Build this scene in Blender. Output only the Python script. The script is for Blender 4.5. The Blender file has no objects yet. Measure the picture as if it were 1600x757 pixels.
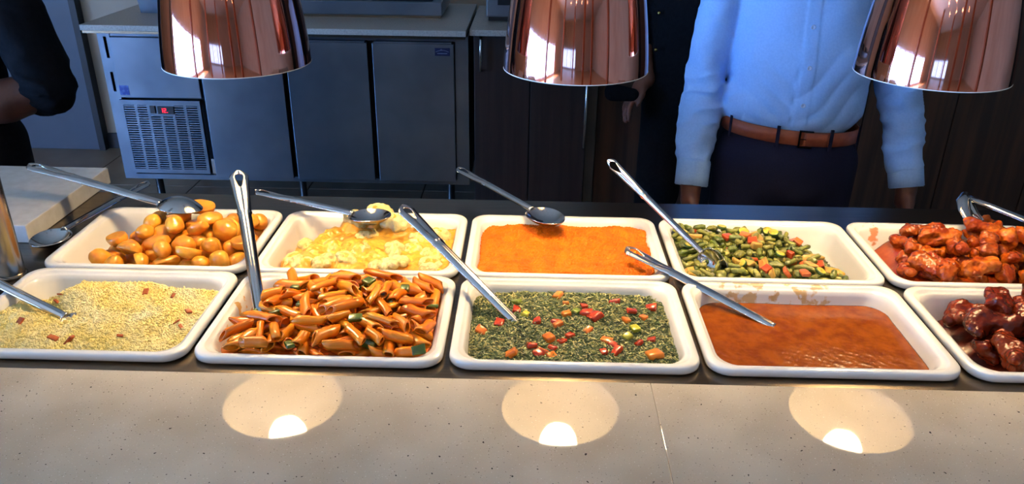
import bpy, bmesh, math
import numpy as np
from mathutils import Vector, Matrix, Quaternion
from mathutils.bvhtree import BVHTree

rng = np.random.default_rng(11)
sc = bpy.context.scene
COL = sc.collection
PI = math.pi
ZO = 0.95            # height of the serving counter above the floor; everything below is given from the counter top

# ------------------------------------------------------------------ camera
cd = bpy.data.cameras.new('camera')
cam = bpy.data.objects.new('camera', cd)
COL.objects.link(cam)
cd.sensor_width = 36.0
cd.lens = 28.0735
cd.clip_start = 0.02
_R = (0.999638, 0.02391, 0.01237); _U = (-0.021348, 0.424122, 0.905354); _F = (-0.016401, 0.905289, -0.424478)
cam.matrix_world = Matrix(((_R[0], _U[0], -_F[0], -0.06729), (_R[1], _U[1], -_F[1], 0.0),
                           (_R[2], _U[2], -_F[2], 0.57394 + ZO), (0, 0, 0, 1)))
sc.camera = cam

# ------------------------------------------------------------------ world, daylight, exposure
w = bpy.data.worlds.new('world'); sc.world = w; w.use_nodes = True
w.node_tree.nodes['Background'].inputs[0].default_value = (0.30, 0.50, 0.95, 1)
w.node_tree.nodes['Background'].inputs[1].default_value = 0.6
sc.view_settings.view_transform = 'Standard'
sc.view_settings.look = 'None'
sc.view_settings.gamma = 1.0
sc.view_settings.exposure = 0.0
sc.cycles.caustics_reflective = False
sc.cycles.caustics_refractive = False
sc.cycles.sample_clamp_indirect = 8.0
sc.cycles.max_bounces = 8

DAY = (0.16, 0.42, 1.0)
BULB = (1.0, 0.73, 0.40)
BULB_E = 200.0
def area(name, loc, rot, sx, sy, power, col):
    l = bpy.data.lights.new(name, 'AREA'); l.shape = 'RECTANGLE'; l.size = sx; l.size_y = sy
    l.energy = power; l.color = col
    o = bpy.data.objects.new(name, l); COL.objects.link(o)
    o.location = (loc[0], loc[1], loc[2] + ZO); o.rotation_euler = rot
    return o
# daylight standing in the window openings of the dining room (side wall, and the wall behind the camera)
area('daylight_side', (-6.12, -3.2, -0.20), (0, -PI / 2, 0), 1.3, 7.6, 2250, DAY).data.spread = 2.5
area('daylight_rear', (-3.5, -13.12, -0.20), (PI / 2, 0, 0), 5.0, 1.3, 190, DAY)
# sun added through the side windows; its floor bounce brightens the ceiling
_sl = bpy.data.lights.new('sun', 'SUN'); _sl.energy = 60.0; _sl.angle = 0.02; _sl.color = (1.0, 0.93, 0.82)
_so = bpy.data.objects.new('sun', _sl); COL.objects.link(_so); _so.rotation_euler = (0.0, -0.88, -0.85)

# ------------------------------------------------------------------ materials
def lin(c):
    out = []
    for v in c[:3]:
        v = v / 255.0
        out.append(v / 12.92 if v <= 0.04045 else ((v + 0.055) / 1.055) ** 2.4)
    return tuple(out) + (1.0,)

def M(name, c, rough=0.5, metal=0.0, spec=0.5, c2=None, ns=8.0, nd=3.0, lo=0.35, hi=0.65, stretch=None,
      bump=0.0, bs=60.0, bstretch=None, c3=None, rnd=0.0, coat=0.0, sss=0.0, aniso=0.0, rv=0.0):
    """procedural material: colour c mixed to c2 by object-space noise, to c3 by a per-object random value"""
    m = bpy.data.materials.new(name); m.use_nodes = True
    nt = m.node_tree; N = nt.nodes; L = nt.links
    b = N['Principled BSDF']
    b.inputs['Roughness'].default_value = rough
    b.inputs['Metallic'].default_value = metal
    b.inputs['Specular IOR Level'].default_value = spec
    b.inputs['Coat Weight'].default_value = coat
    b.inputs['Coat Roughness'].default_value = 0.06
    if sss:
        b.inputs['Subsurface Weight'].default_value = sss
        b.inputs['Subsurface Radius'].default_value = (0.006, 0.003, 0.0015)
        b.inputs['Subsurface Scale'].default_value = 1.0
    if aniso: b.inputs['Anisotropic'].default_value = aniso
    tc = N.new('ShaderNodeTexCoord')
    def noise(scale, detail, st):
        src = tc.outputs['Object']
        if st:
            mp = N.new('ShaderNodeMapping'); mp.inputs['Scale'].default_value = st
            L.new(src, mp.inputs[0]); src = mp.outputs[0]
        n = N.new('ShaderNodeTexNoise'); n.inputs['Scale'].default_value = scale; n.inputs['Detail'].default_value = detail
        L.new(src, n.inputs['Vector'])
        return n
    cur = None
    c = lin(c)
    if c2 is not None:
        n = noise(ns, nd, stretch)
        r = N.new('ShaderNodeValToRGB')
        r.color_ramp.elements[0].position = lo; r.color_ramp.elements[0].color = c
        r.color_ramp.elements[1].position = hi; r.color_ramp.elements[1].color = lin(c2)
        L.new(n.outputs[0], r.inputs[0]); cur = r.outputs[0]
        if rv:
            mr = N.new('ShaderNodeMapRange'); mr.inputs[3].default_value = max(0.0, rough - rv); mr.inputs[4].default_value = rough + rv
            L.new(n.outputs[0], mr.inputs[0]); L.new(mr.outputs[0], b.inputs['Roughness'])
    if c3 is not None:
        oi = N.new('ShaderNodeObjectInfo')
        mx = N.new('ShaderNodeMix'); mx.data_type = 'RGBA'
        mu = N.new('ShaderNodeMath'); mu.operation = 'MULTIPLY'; mu.inputs[1].default_value = rnd or 1.0
        L.new(oi.outputs['Random'], mu.inputs[0]); L.new(mu.outputs[0], mx.inputs[0])
        if cur is None: mx.inputs[6].default_value = c
        else: L.new(cur, mx.inputs[6])
        mx.inputs[7].default_value = lin(c3); cur = mx.outputs[2]
    if cur is None: b.inputs['Base Color'].default_value = c
    else: L.new(cur, b.inputs['Base Color'])
    if bump:
        n = noise(bs, 3.0, bstretch)
        bp = N.new('ShaderNodeBump'); bp.inputs['Strength'].default_value = bump; bp.inputs['Distance'].default_value = 0.01
        L.new(n.outputs[0], bp.inputs['Height']); L.new(bp.outputs[0], b.inputs['Normal'])
    return m

def emis(name, col, strength):
    m = bpy.data.materials.new(name); m.use_nodes = True
    nt = m.node_tree; nt.nodes.remove(nt.nodes['Principled BSDF'])
    e = nt.nodes.new('ShaderNodeEmission'); e.inputs[0].default_value = (*col, 1); e.inputs[1].default_value = strength
    nt.links.new(e.outputs[0], nt.nodes['Material Output'].inputs[0])
    return m

MT = {}
MT['steel'] = M('brushed_steel', (132, 120, 104), 0.24, 1.0, c2=(122, 110, 95), ns=5, stretch=(1, 40, 1), rv=0.03, bump=0.012, bs=60, bstretch=(0.6, 40, 8))
MT['fridge_steel'] = M('fridge_steel', (120, 132, 146), 0.42, 1.0, c2=(100, 112, 126), ns=3.5, rv=0.10, bump=0.03, bs=50, bstretch=(20, 1, 0.5))
_b = MT['fridge_steel'].node_tree.nodes['Principled BSDF']; _b.inputs['Anisotropic'].default_value = .85; _b.inputs['Anisotropic Rotation'].default_value = .25
_t = MT['fridge_steel'].node_tree.nodes.new('ShaderNodeTangent'); _t.direction_type = 'RADIAL'; _t.axis = 'Z'
MT['fridge_steel'].node_tree.links.new(_t.outputs[0], _b.inputs['Tangent'])
MT['dark_gap'] = M('dark_gap', (14, 13, 14), 0.8)
MT['spoon'] = M('polished_steel', (208, 204, 198), 0.12, 1.0, c2=(190, 186, 180), ns=18, rv=0.05, bump=0.01, bs=90)
MT['copper'] = M('polished_copper', (232, 166, 148), 0.045, 1.0, c2=(222, 150, 132), ns=5, stretch=(1, 1, 0.2))
MT['copper_dark'] = M('aged_copper_cap', (150, 90, 70), 0.25, 1.0, c2=(120, 70, 55), ns=20)
MT['liner'] = M('white_enamel_liner', (244, 236, 222), 0.45, c2=(236, 226, 210), ns=10)
MT['bulb'] = emis('bulb_glow', BULB, BULB_E)
MT['cord'] = M('black_cord', (22, 20, 20), 0.6, bump=0.1, bs=300)
MT['porc'] = M('white_melamine', (240, 238, 232), 0.16, spec=0.5, c2=(234, 231, 224), ns=7)
MT['slab'] = M('white_slab', (224, 222, 216), 0.12, c2=(214, 211, 204), ns=60)
MT['wall'] = M('beige_wall', (196, 182, 164), 0.7, c2=(182, 168, 150), ns=2.5, bump=0.05, bs=40)
MT['dining_wall'] = M('dining_wall', (212, 186, 156), 0.8, c2=(202, 174, 144), ns=2)
MT['window_frame'] = M('pale_window_frame', (190, 180, 172), 0.5, c2=(176, 166, 158), ns=6)
MT['ceil'] = M('ceiling_paint', (232, 218, 198), 0.9, c2=(224, 210, 190), ns=3)
MT['floor'] = M('floor_tile', (150, 132, 112), 0.35, c2=(134, 117, 99), ns=4, rv=0.08)
MT['dining_tile'] = M('dining_floor_tile', (206, 176, 140), 0.35, c2=(192, 162, 126), ns=4)
MT['grout'] = M('floor_grout', (84, 74, 64), 0.9, c2=(74, 66, 58), ns=30)
MT['bluedoor'] = M('slate_blue_door', (92, 104, 122), 0.5, c2=(84, 96, 114), ns=3)
MT['darkframe'] = M('dark_door_frame', (36, 36, 42), 0.5, c2=(30, 30, 36), ns=6)
MT['wenge'] = M('dark_wenge', (48, 34, 30), 0.42, c2=(34, 24, 22), ns=5, stretch=(12, 12, 0.5), nd=5, bump=0.08, bs=40, bstretch=(20, 20, 0.6))
MT['walnut'] = M('dark_walnut_panel', (78, 52, 38), 0.45, c2=(48, 32, 25), ns=3.2, stretch=(9, 9, 0.45), nd=5, bump=0.06, bs=30, bstretch=(18, 18, 0.5))
MT['worktop'] = M('grey_quartz', (176, 168, 156), 0.35, c2=(150, 142, 132), ns=140, lo=0.4, hi=0.7)
MT['bar'] = M('satin_bar', (200, 200, 200), 0.25, 1.0)
MT['skin'] = M('brown_skin', (92, 56, 42), 0.5, c2=(78, 46, 35), ns=30, sss=0.0, bump=0.05, bs=250)
MT['skin2'] = M('warm_brown_skin', (124, 76, 58), 0.5, c2=(106, 64, 48), ns=30, bump=0.05, bs=250)
MT['hair'] = M('black_hair', (18, 15, 14), 0.7, bump=0.5, bs=300)
MT['shirt'] = M('light_blue_cotton', (160, 196, 240), 0.85, spec=0.15, c2=(152, 188, 234), ns=200, bump=0.06, bs=900)
MT['button'] = M('pearl_button', (196, 208, 230), 0.3, c2=(176, 190, 216), ns=200)
MT['trouser'] = M('navy_wool', (24, 28, 50), 0.9, spec=0.1, c2=(20, 23, 42), ns=300, bump=0.08, bs=800)
MT['belt'] = M('brown_leather_belt', (148, 76, 48), 0.45, c2=(128, 62, 40), ns=40, bump=0.12, bs=500)
MT['buckle'] = M('dark_nickel', (120, 116, 110), 0.2, 1.0)
MT['black_cloth'] = M('black_cloth', (20, 20, 24), 0.9, spec=0.1, c2=(15, 15, 18), ns=90, bump=0.1, bs=500)
MT['brass'] = M('brass_stud', (190, 160, 90), 0.2, 1.0)
MT['shoe'] = M('black_shoe', (18, 16, 15), 0.3)
MT['white'] = M('white_plastic', (225, 228, 232), 0.4, c2=(215, 218, 224), ns=12)
MT['badge'] = M('navy_badge', (22, 30, 66), 0.35, c2=(18, 24, 54), ns=30)
MT['badge_light'] = M('badge_silver', (120, 128, 150), 0.35)
MT['sticker'] = M('blue_sticker', (34, 66, 150), 0.45, c2=(70, 104, 180), ns=60, lo=0.45, hi=0.6)
MT['led'] = emis('red_led', (1.0, 0.02, 0.05), 3.2)
MT['blackplastic'] = M('black_plastic', (16, 17, 20), 0.35)
MT['downlight'] = emis('downlight_glow', (1.0, 0.66, 0.34), 150.0)

# quartz with fine dark and light flecks
def quartz():
    m = M('speckled_quartz', (216, 202, 180), 0.03, c2=(196, 181, 158), ns=9, nd=2)
    nt = m.node_tree; N = nt.nodes; L = nt.links; b = N['Principled BSDF']
    src = b.inputs['Base Color'].links[0].from_socket
    tc = [n for n in N if n.type == 'TEX_COORD'][0]
    for scale, lo, hi, col in ((420, 0.70, 0.76, (120, 108, 96)), (520, 0.70, 0.75, (246, 240, 230)), (190, 0.735, 0.75, (70, 60, 54))):
        n = N.new('ShaderNodeTexNoise'); n.inputs['Scale'].default_value = scale; n.inputs['Detail'].default_value = 1.0
        L.new(tc.outputs['Object'], n.inputs['Vector'])
        mr = N.new('ShaderNodeMapRange'); mr.inputs[1].default_value = lo; mr.inputs[2].default_value = hi
        L.new(n.outputs[0], mr.inputs[0])
        mx = N.new('ShaderNodeMix'); mx.data_type = 'RGBA'
        L.new(mr.outputs[0], mx.inputs[0]); L.new(src, mx.inputs[6]); mx.inputs[7].default_value = lin(col)
        src = mx.outputs[2]
    L.new(src, b.inputs['Base Color'])
    return m
MT['quartz'] = quartz()

# ------------------------------------------------------------------ mesh helpers
def mesh(name, V, F, smooth=True):
    me = bpy.data.meshes.new(name)
    me.from_pydata([tuple(map(float, v)) for v in V], [], [tuple(map(int, f)) for f in F])
    if smooth: me.polygons.foreach_set('use_smooth', [True] * len(me.polygons))
    me.update()
    return me

def fmesh(name, V, F): return mesh(name, V, F, False)
def sharp(me, deg=35):
    try: me.set_sharp_from_angle(angle=math.radians(deg))
    except Exception: pass
    return me

def tag(o, label=None, cat=None, group=None, kind=None):
    if label: o['label'] = label
    if cat: o['category'] = cat
    if group: o['group'] = group
    if kind: o['kind'] = kind
    return o

def obj(name, me, mat=None, parent=None, loc=(0, 0, 0), label=None, cat=None, group=None, kind=None):
    o = bpy.data.objects.new(name, me); COL.objects.link(o)
    if mat is not None and me is not None and not me.materials: me.materials.append(mat)
    if parent is not None:
        o.parent = parent; o.location = loc
    else:
        o.location = (loc[0], loc[1], loc[2] + ZO)
    return tag(o, label, cat, group, kind)

def empty(name, loc, label=None, cat=None, group=None, kind=None):
    return obj(name, None, None, None, loc, label, cat, group, kind)

def dup(root, loc, rotm=None, label=None, group=None):
    r = root.copy(); COL.objects.link(r)
    r.location = (loc[0], loc[1], loc[2] + ZO)
    if label: r['label'] = label
    if group: r['group'] = group
    for ch in list(root.children):
        c = ch.copy(); COL.objects.link(c); c.parent = r
        for g in list(ch.children):
            d = g.copy(); COL.objects.link(d); d.parent = c
    return r

class MB:
    def __init__(s): s.V = []; s.F = []
    def add(s, V, F):
        n = len(s.V); s.V += [tuple(v) for v in V]; s.F += [tuple(i + n for i in f) for f in F]; return s
    def box(s, lo, hi, b=0.0):
        s.add(*box(lo, hi, b)); return s
    def mesh(s, name, smooth=False): return mesh(name, s.V, s.F, smooth)

def box(lo, hi, b=0.0):
    lo0 = np.array(lo, float); hi0 = np.array(hi, float); lo = np.minimum(lo0, hi0); hi2 = np.maximum(lo0, hi0)
    if b <= 0:
        x0, y0, z0 = lo; x1, y1, z1 = hi2
        V = [(x0, y0, z0), (x1, y0, z0), (x1, y1, z0), (x0, y1, z0), (x0, y0, z1), (x1, y0, z1), (x1, y1, z1), (x0, y1, z1)]
        return V, [(0, 3, 2, 1), (4, 5, 6, 7), (0, 1, 5, 4), (1, 2, 6, 5), (2, 3, 7, 6), (3, 0, 4, 7)]
    bm = bmesh.new(); bmesh.ops.create_cube(bm, size=1.0)
    c = (lo + hi2) / 2; d = hi2 - lo
    for v in bm.verts: v.co = Vector((v.co.x * d[0] + c[0], v.co.y * d[1] + c[1], v.co.z * d[2] + c[2]))
    bmesh.ops.bevel(bm, geom=list(bm.edges), offset=min(b, 0.45 * d.min()), segments=2, profile=0.6, affect='EDGES')
    bm.verts.index_update()
    V = [tuple(v.co) for v in bm.verts]; F = [tuple(v.index for v in f.verts) for f in bm.faces]
    bm.free(); return V, F

def loft(rings, cap0=True, cap1=True, closed=True):
    n = len(rings[0]); V = [tuple(p) for r in rings for p in r]; F = []
    for i in range(len(rings) - 1):
        for j in range(n if closed else n - 1):
            k = (j + 1) % n
            F.append((i * n + j, i * n + k, (i + 1) * n + k, (i + 1) * n + j))
    if cap0: F.append(tuple(range(n - 1, -1, -1)))
    if cap1: F.append(tuple((len(rings) - 1) * n + j for j in range(n)))
    return V, F

def lathe(prof, n=48, c=(0, 0, 0), cap0=False, cap1=False):
    a = np.linspace(0, 2 * PI, n, endpoint=False)
    return loft([np.stack([c[0] + r * np.cos(a), c[1] + r * np.sin(a), np.full(n, c[2] + z)], 1) for r, z in prof], cap0, cap1)

def frame_of(d, up=(0, 0, 1)):
    d = np.array(d, float); d /= np.linalg.norm(d); u = np.array(up, float)
    if abs(d @ u) > 0.97: u = np.array((1.0, 0, 0))
    s = np.cross(d, u); s /= np.linalg.norm(s); return d, s, np.cross(s, d)

def tube(P, R, n=12, cap=True):
    P = np.array(P, float); R = np.broadcast_to(np.array(R, float), (len(P),)); a = np.linspace(0, 2 * PI, n, endpoint=False); rings = []
    for i in range(len(P)):
        d = P[min(i + 1, len(P) - 1)] - P[max(i - 1, 0)]; _, s, u = frame_of(d)
        rings.append(P[i] + R[i] * (np.cos(a)[:, None] * s + np.sin(a)[:, None] * u))
    return loft(rings, cap, cap)

def rrect(hw, hd, r, z, seg=7):
    out = []
    for cx, cy, a0 in ((hw - r, hd - r, 0), (-hw + r, hd - r, PI / 2), (-hw + r, -hd + r, PI), (hw - r, -hd + r, 1.5 * PI)):
        for k in range(seg): a = a0 + PI / 2 * k / (seg - 1); out.append((cx + r * math.cos(a), cy + r * math.sin(a), z))
    return out

_fd = np.random.default_rng(5)
_FDIR = _fd.normal(size=(60, 3)); _FDIR /= np.linalg.norm(_FDIR, axis=1)[:, None]; _FPH = _fd.uniform(0, 6.28, 60)
def fnoise(X, Y, Z, f, k=8, o=0):
    """smooth pseudo noise in about -1..1 from a sum of warped sines"""
    r = 0
    for i in range(k):
        d = _FDIR[(i * 7 + o * 13) % 60]; e = _FDIR[(i * 11 + 5 + o * 3) % 60]
        r = r + np.sin(f * (1 + .23 * i) * (d[0] * X + d[1] * Y + d[2] * Z) + _FPH[(i * 5 + o) % 60] + 1.3 * np.sin(f * .7 * (e[0] * X + e[1] * Y + e[2] * Z)))
    return r / (k ** 0.5) * 0.8

class SDF:
    """signed distance field of smoothly joined tapered limbs and ellipsoids, turned into one continuous surface"""
    def __init__(s, lo, hi, h):
        s.h = h; s.lo = np.array(lo, float); s.n = np.ceil((np.array(hi) - lo) / h).astype(int) + 1
        s.G = np.full(s.n, 1.0, np.float32)
    def win(s, lo, hi):
        a = np.clip(np.floor((np.array(lo) - s.lo) / s.h).astype(int), 0, s.n - 1); b = np.clip(np.ceil((np.array(hi) - s.lo) / s.h).astype(int) + 1, 1, s.n)
        sl = tuple(slice(i, max(j, i + 1)) for i, j in zip(a, b))
        ax = [(s.lo[i] + s.h * np.arange(sl[i].start, sl[i].stop)).astype(np.float32) for i in range(3)]
        return sl, ax[0][:, None, None], ax[1][None, :, None], ax[2][None, None, :]
    def put(s, sl, d, k, sub=False):
        a = s.G[sl]
        if sub:
            hh = np.clip(.5 - .5 * (a + d) / k, 0, 1); s.G[sl] = a * (1 - hh) - d * hh + k * hh * (1 - hh); return s
        hh = np.clip(.5 + .5 * (a - d) / k, 0, 1)
        s.G[sl] = a * (1 - hh) + d * hh - k * hh * (1 - hh); return s
    def cone(s, a, b, ra, rb, k=0.02, sq=(1, 1, 1)):
        a = np.array(a, float); b = np.array(b, float); m = max(ra, rb) + 2 * k + 3 * s.h; q = np.array(sq, float); mm = m / np.minimum(q, 1)
        sl, X, Y, Z = s.win(np.minimum(a, b) - mm, np.maximum(a, b) + mm)
        ab = (b - a) * q; L2 = max(ab @ ab, 1e-9)
        px, py, pz = (X - a[0]) * q[0], (Y - a[1]) * q[1], (Z - a[2]) * q[2]
        t = np.clip((px * ab[0] + py * ab[1] + pz * ab[2]) / L2, 0, 1)
        d = np.sqrt((px - t * ab[0]) ** 2 + (py - t * ab[1]) ** 2 + (pz - t * ab[2]) ** 2) - (ra + (rb - ra) * t)
        return s.put(sl, d, k)
    def ell(s, c, r, k=0.02, sub=False):
        c = np.array(c, float); r = np.array(r, float); m = r + 2 * k + 3 * s.h
        sl, X, Y, Z = s.win(c - m, c + m)
        q = np.sqrt(((X - c[0]) / r[0]) ** 2 + ((Y - c[1]) / r[1]) ** 2 + ((Z - c[2]) / r[2]) ** 2)
        return s.put(sl, (q - 1) * r.min(), k, sub)
    def warp(s, fn):
        sl, X, Y, Z = s.win(s.lo, s.lo + s.h * s.n); s.G = (s.G + fn(X, Y, Z)).astype(np.float32); return s
    def surf(s):
        G = s.G; n = np.array(G.shape) - 1; ins = G < 0
        cnt = sum(ins[i:n[0] + i, j:n[1] + j, k:n[2] + k].astype(np.int8) for i in (0, 1) for j in (0, 1) for k in (0, 1))
        I = np.argwhere((cnt > 0) & (cnt < 8)); idx = np.full(n, -1, np.int64); idx[tuple(I.T)] = np.arange(len(I))
        acc = np.zeros((len(I), 3)); num = np.zeros(len(I)); cor = [(i, j, k) for i in (0, 1) for j in (0, 1) for k in (0, 1)]
        for a in cor:
            for ax in range(3):
                if a[ax]: continue
                b = list(a); b[ax] = 1
                ga = G[tuple((I + a).T)]; gb = G[tuple((I + b).T)]; cr = (ga < 0) != (gb < 0)
                t = np.where(cr, ga / np.where(cr, ga - gb, 1), 0); p = np.tile(np.array(a, float), (len(I), 1)); p[:, ax] += t
                acc[cr] += p[cr]; num[cr] += 1
        V = s.lo + s.h * (I + acc / num[:, None]); Fs = []
        for ax in range(3):
            u, v = (ax + 1) % 3, (ax + 2) % 3
            A = np.take(ins, range(n[ax]), ax); B = np.take(ins, range(1, n[ax] + 1), ax); E = np.argwhere(A != B)
            E = E[(E[:, u] > 0) & (E[:, v] > 0) & (E[:, u] < n[u]) & (E[:, v] < n[v])]
            fl = A[tuple(E.T)]; q = []
            for du, dv in ((0, 0), (1, 0), (1, 1), (0, 1)):
                e = E.copy(); e[:, u] -= 1 - du; e[:, v] -= 1 - dv; q.append(idx[tuple(e.T)])
            q = np.stack(q, 1); q[~fl] = q[~fl][:, ::-1]; Fs.append(q)
        return V, np.concatenate(Fs)
    def mesh(s, name):
        V, F = s.surf(); return mesh(name, V, F)

def ico(sub, r=1.0):
    bm = bmesh.new(); bmesh.ops.create_icosphere(bm, subdivisions=sub, radius=r); bm.verts.index_update()
    V = np.array([v.co[:] for v in bm.verts]); F = [tuple(v.index for v in f.verts) for f in bm.faces]; bm.free(); return V, F

def rotmats(n=None, yaw=None, tilt=1.0, r=rng):
    """random rotation: a yaw, a roll about the long axis and a limited tilt"""
    return Matrix.Rotation(r.uniform(0, 2 * PI) if yaw is None else yaw, 3, 'Z') @ Matrix.Rotation(r.normal(0, .30) * tilt, 3, 'Y') @ Matrix.Rotation(r.uniform(0, 2 * PI), 3, 'X')

# ================================================================== the room
def struct(name, V, F, mat, smooth=False): return obj(name, mesh(name, V, F, smooth), mat, kind='structure')
FL = -ZO
X0, X1, Y0, Y1, CE = -6.0, 5.9, -13.0, 4.45, 1.95
# floor: grout bed with separate tiles near the back of the servery
flo = struct('floor', *box((X0, Y0, FL - .12), (X1, Y1, FL - .004)), MT['grout'])
tile_me = fmesh('tile', *box((-.297, -.297, -.004), (.297, .297, .0), .002))
tile_me.materials.append(MT['floor'])
for i in range(17):
    for j in range(5):
        t = obj('tile', tile_me, None, flo, (X0 + .3 + .6 * i, 1.75 + .6 * j, FL))
stf = MB()
for i in range(20):
    for j in range(24): stf.box((X0 + .003 + .6 * i, 1.447 - .6 * (j + 1) + .003, FL - .004), (X0 + .597 + .6 * i, 1.447 - .6 * j - .003, FL))
obj('dining_tiles', stf.mesh('dining_tiles'), MT['dining_tile'], flo, kind='stuff')
struct('ceiling', *box((X0, Y0, CE), (X1, Y1, CE + .1)), MT['ceil'])
struct('wall_back', *box((X0, Y1, FL), (X1, Y1 + .1, CE)), MT['wall'])
struct('wall_right', *box((X1, Y0, FL), (X1 + .1, Y1, CE)), MT['dining_wall'])
def wall_with_opening(name, axis, at, lo, hi, a, b, z0, z1, mat, out):
    mb = MB()
    def bx(u0, u1, s0, s1):
        if axis == 'x': mb.box((at, u0, s0), (at + out, u1, s1))
        else: mb.box((u0, at, s0), (u1, at + out, s1))
    bx(lo, hi, FL, z0); bx(lo, hi, z1, CE); bx(lo, a, z0, z1); bx(b, hi, z0, z1)
    return obj(name, mb.mesh(name), mat, kind='structure')
wall_with_opening('wall_left', 'x', X0, Y0, Y1, -7.0, .6, -.85, .45, MT['dining_wall'], -.1)
wall_with_opening('wall_front', 'y', Y0, X0, X1, -6.0, -1.0, -.85, .45, MT['dining_wall'], -.1)
def pane_mat():
    m = bpy.data.materials.new('window_glass'); m.use_nodes = True; nt = m.node_tree; N = nt.nodes
    N.remove(N['Principled BSDF']); t = N.new('ShaderNodeBsdfTransparent'); g = N.new('ShaderNodeBsdfGlossy'); g.inputs['Roughness'].default_value = .02
    x = N.new('ShaderNodeMixShader'); x.inputs[0].default_value = .06
    nt.links.new(t.outputs[0], x.inputs[1]); nt.links.new(g.outputs[0], x.inputs[2]); nt.links.new(x.outputs[0], N['Material Output'].inputs[0]); return m
MT['pane'] = pane_mat()
def bay(n, axis, a, b):
    mb = MB()
    def q(u0, u1, z0, z1, t0=-.08, t1=-.01):
        if axis == 'x': return ((X0 + t0, u0, z0), (X0 + t1, u1, z1))
        return ((u0, Y0 + t0, z0), (u1, Y0 + t1, z1))
    for u0, u1, z0, z1 in ((a, a + .08, -.85, .45), (b - .08, b, -.85, .45), (a, b, -.85, -.80), (a, b, .40, .45), (a + (b - a) * .34, a + (b - a) * .34 + .07, -.80, .40), (a + (b - a) * .66, a + (b - a) * .66 + .07, -.80, .40)): mb.box(*q(u0, u1, z0, z1))
    wo = obj('window_%d' % n, mb.mesh('window'), MT['window_frame'], kind='structure')
    obj('pane', fmesh('pane', *box(*q(a + .08, b - .08, -.80, .40, -.05, -.044))), MT['pane'], wo)
for k in range(8): bay(k + 1, 'x', -7.0 + .95 * k, -7.0 + .95 * (k + 1))
for k in range(3): bay(k + 9, 'y', -6.0 + 5.0 / 3 * k, -6.0 + 5.0 / 3 * (k + 1))
# slate-blue door in the back wall with its dark frame
dr = struct('door_1', *box((-3.45, Y1 - .045, FL), (-2.56, Y1 - .004, 1.15), .003), MT['bluedoor'])
mb = MB()
mb.box((-2.56, Y1 - .06, FL), (-2.525, Y1, 1.19)); mb.box((-3.49, Y1 - .06, FL), (-3.45, Y1, 1.19)); mb.box((-3.49, Y1 - .06, 1.15), (-2.525, Y1, 1.19))
obj('door_frame', mb.mesh('door_frame'), MT['darkframe'], dr)
obj('door_handle', MB().add(*tube([(-3.36, Y1 - .045, .02), (-3.36, Y1 - .10, .02), (-3.24, Y1 - .10, .02)], .009)).mesh('door_handle', True), MT['bar'], dr)
mb = MB(); mb.box((X0, Y1 - .015, FL), (-3.49, Y1 - .001, FL + .09)); mb.box((-2.525, Y1 - .015, FL), (X1, Y1 - .001, FL + .09))
obj('baseboard_back', mb.mesh('baseboard_back'), MT['darkframe'], kind='structure')
# tall walnut wall cladding beside the cupboards, planks side by side, and the pale metal trim in front of it
clad = struct('wall_cladding', *box((.20, 3.56, FL), (X1, 3.70, CE)), MT['dark_gap'])
pw = .40
for k in range(10):
    obj('panel', fmesh('panel', *box((.245 + pw * k, 3.53, FL), (.245 + pw * (k + 1) - .004, 3.56, CE), .003)), MT['walnut'], clad)
struct('trim_1', *box((.197, 3.50, FL), (.241, 3.56, CE), .002), M('grey_trim', (112, 106, 100), .5, .6, c2=(100, 95, 90), ns=5))

# ceiling downlights of the dining room (seen mirrored in the copper shades)
dl = None
for i in range(5):
    for j in range(4):
        p = (-2.4 + 1.4 * i, -7.6 + 1.9 * j, CE)
        if dl is None:
            dl = empty('downlight', p, 'small round warm downlight set in the dining room ceiling', 'light', 'dining room ceiling downlights')
            obj('ring', MB().add(*lathe([(.045, -.004), (.06, -.004), (.062, -.001), (.06, 0)], 20)).mesh('ring', True), MT['bar'], dl)
            obj('lens', MB().add(*lathe([(.044, -.003), (.001, -.003)], 16)).mesh('lens'), MT['downlight'], dl)
        else: dup(dl, p)
# unseen timber posts, added to streak the reflections in the copper shades
for k, (px, py) in enumerate(((.75, -4.2), (2.3, -5.0), (-4.4, -2.6), (-3.4, -6.4), (-1.3, -8.4), (3.6, -2.2))):
    obj('reflection_post_%d' % (k + 1), fmesh('reflection_post', *box((px - .13, py - .13, FL), (px + .13, py + .13, CE), .01)), M('reflection_oak_%d' % k, (170, 92, 48), .4, c2=(140, 72, 36), ns=4, stretch=(8, 8, .5)), kind='structure')

# ================================================================== the serving counter
CW, RF, RB = .335, .976, 1.2214
HW, HD = .1637, .1203
cen = {(c, r): ((c - 3) * CW, RF if r == 0 else RB) for c in range(1, 6) for r in (0, 1)}
base = empty('serving_counter', (0, 1.0, FL), 'dark counter body carrying the steel serving top', 'counter')
obj('body', fmesh('body', *box((-2.0, -.33, 0), (1.75, .43, .855), .004)), MT['wenge'], base)
obj('plinth', fmesh('plinth', *box((-1.95, -.27, 0.0), (1.7, .38, .06))), MT['dark_gap'], base)
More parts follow.
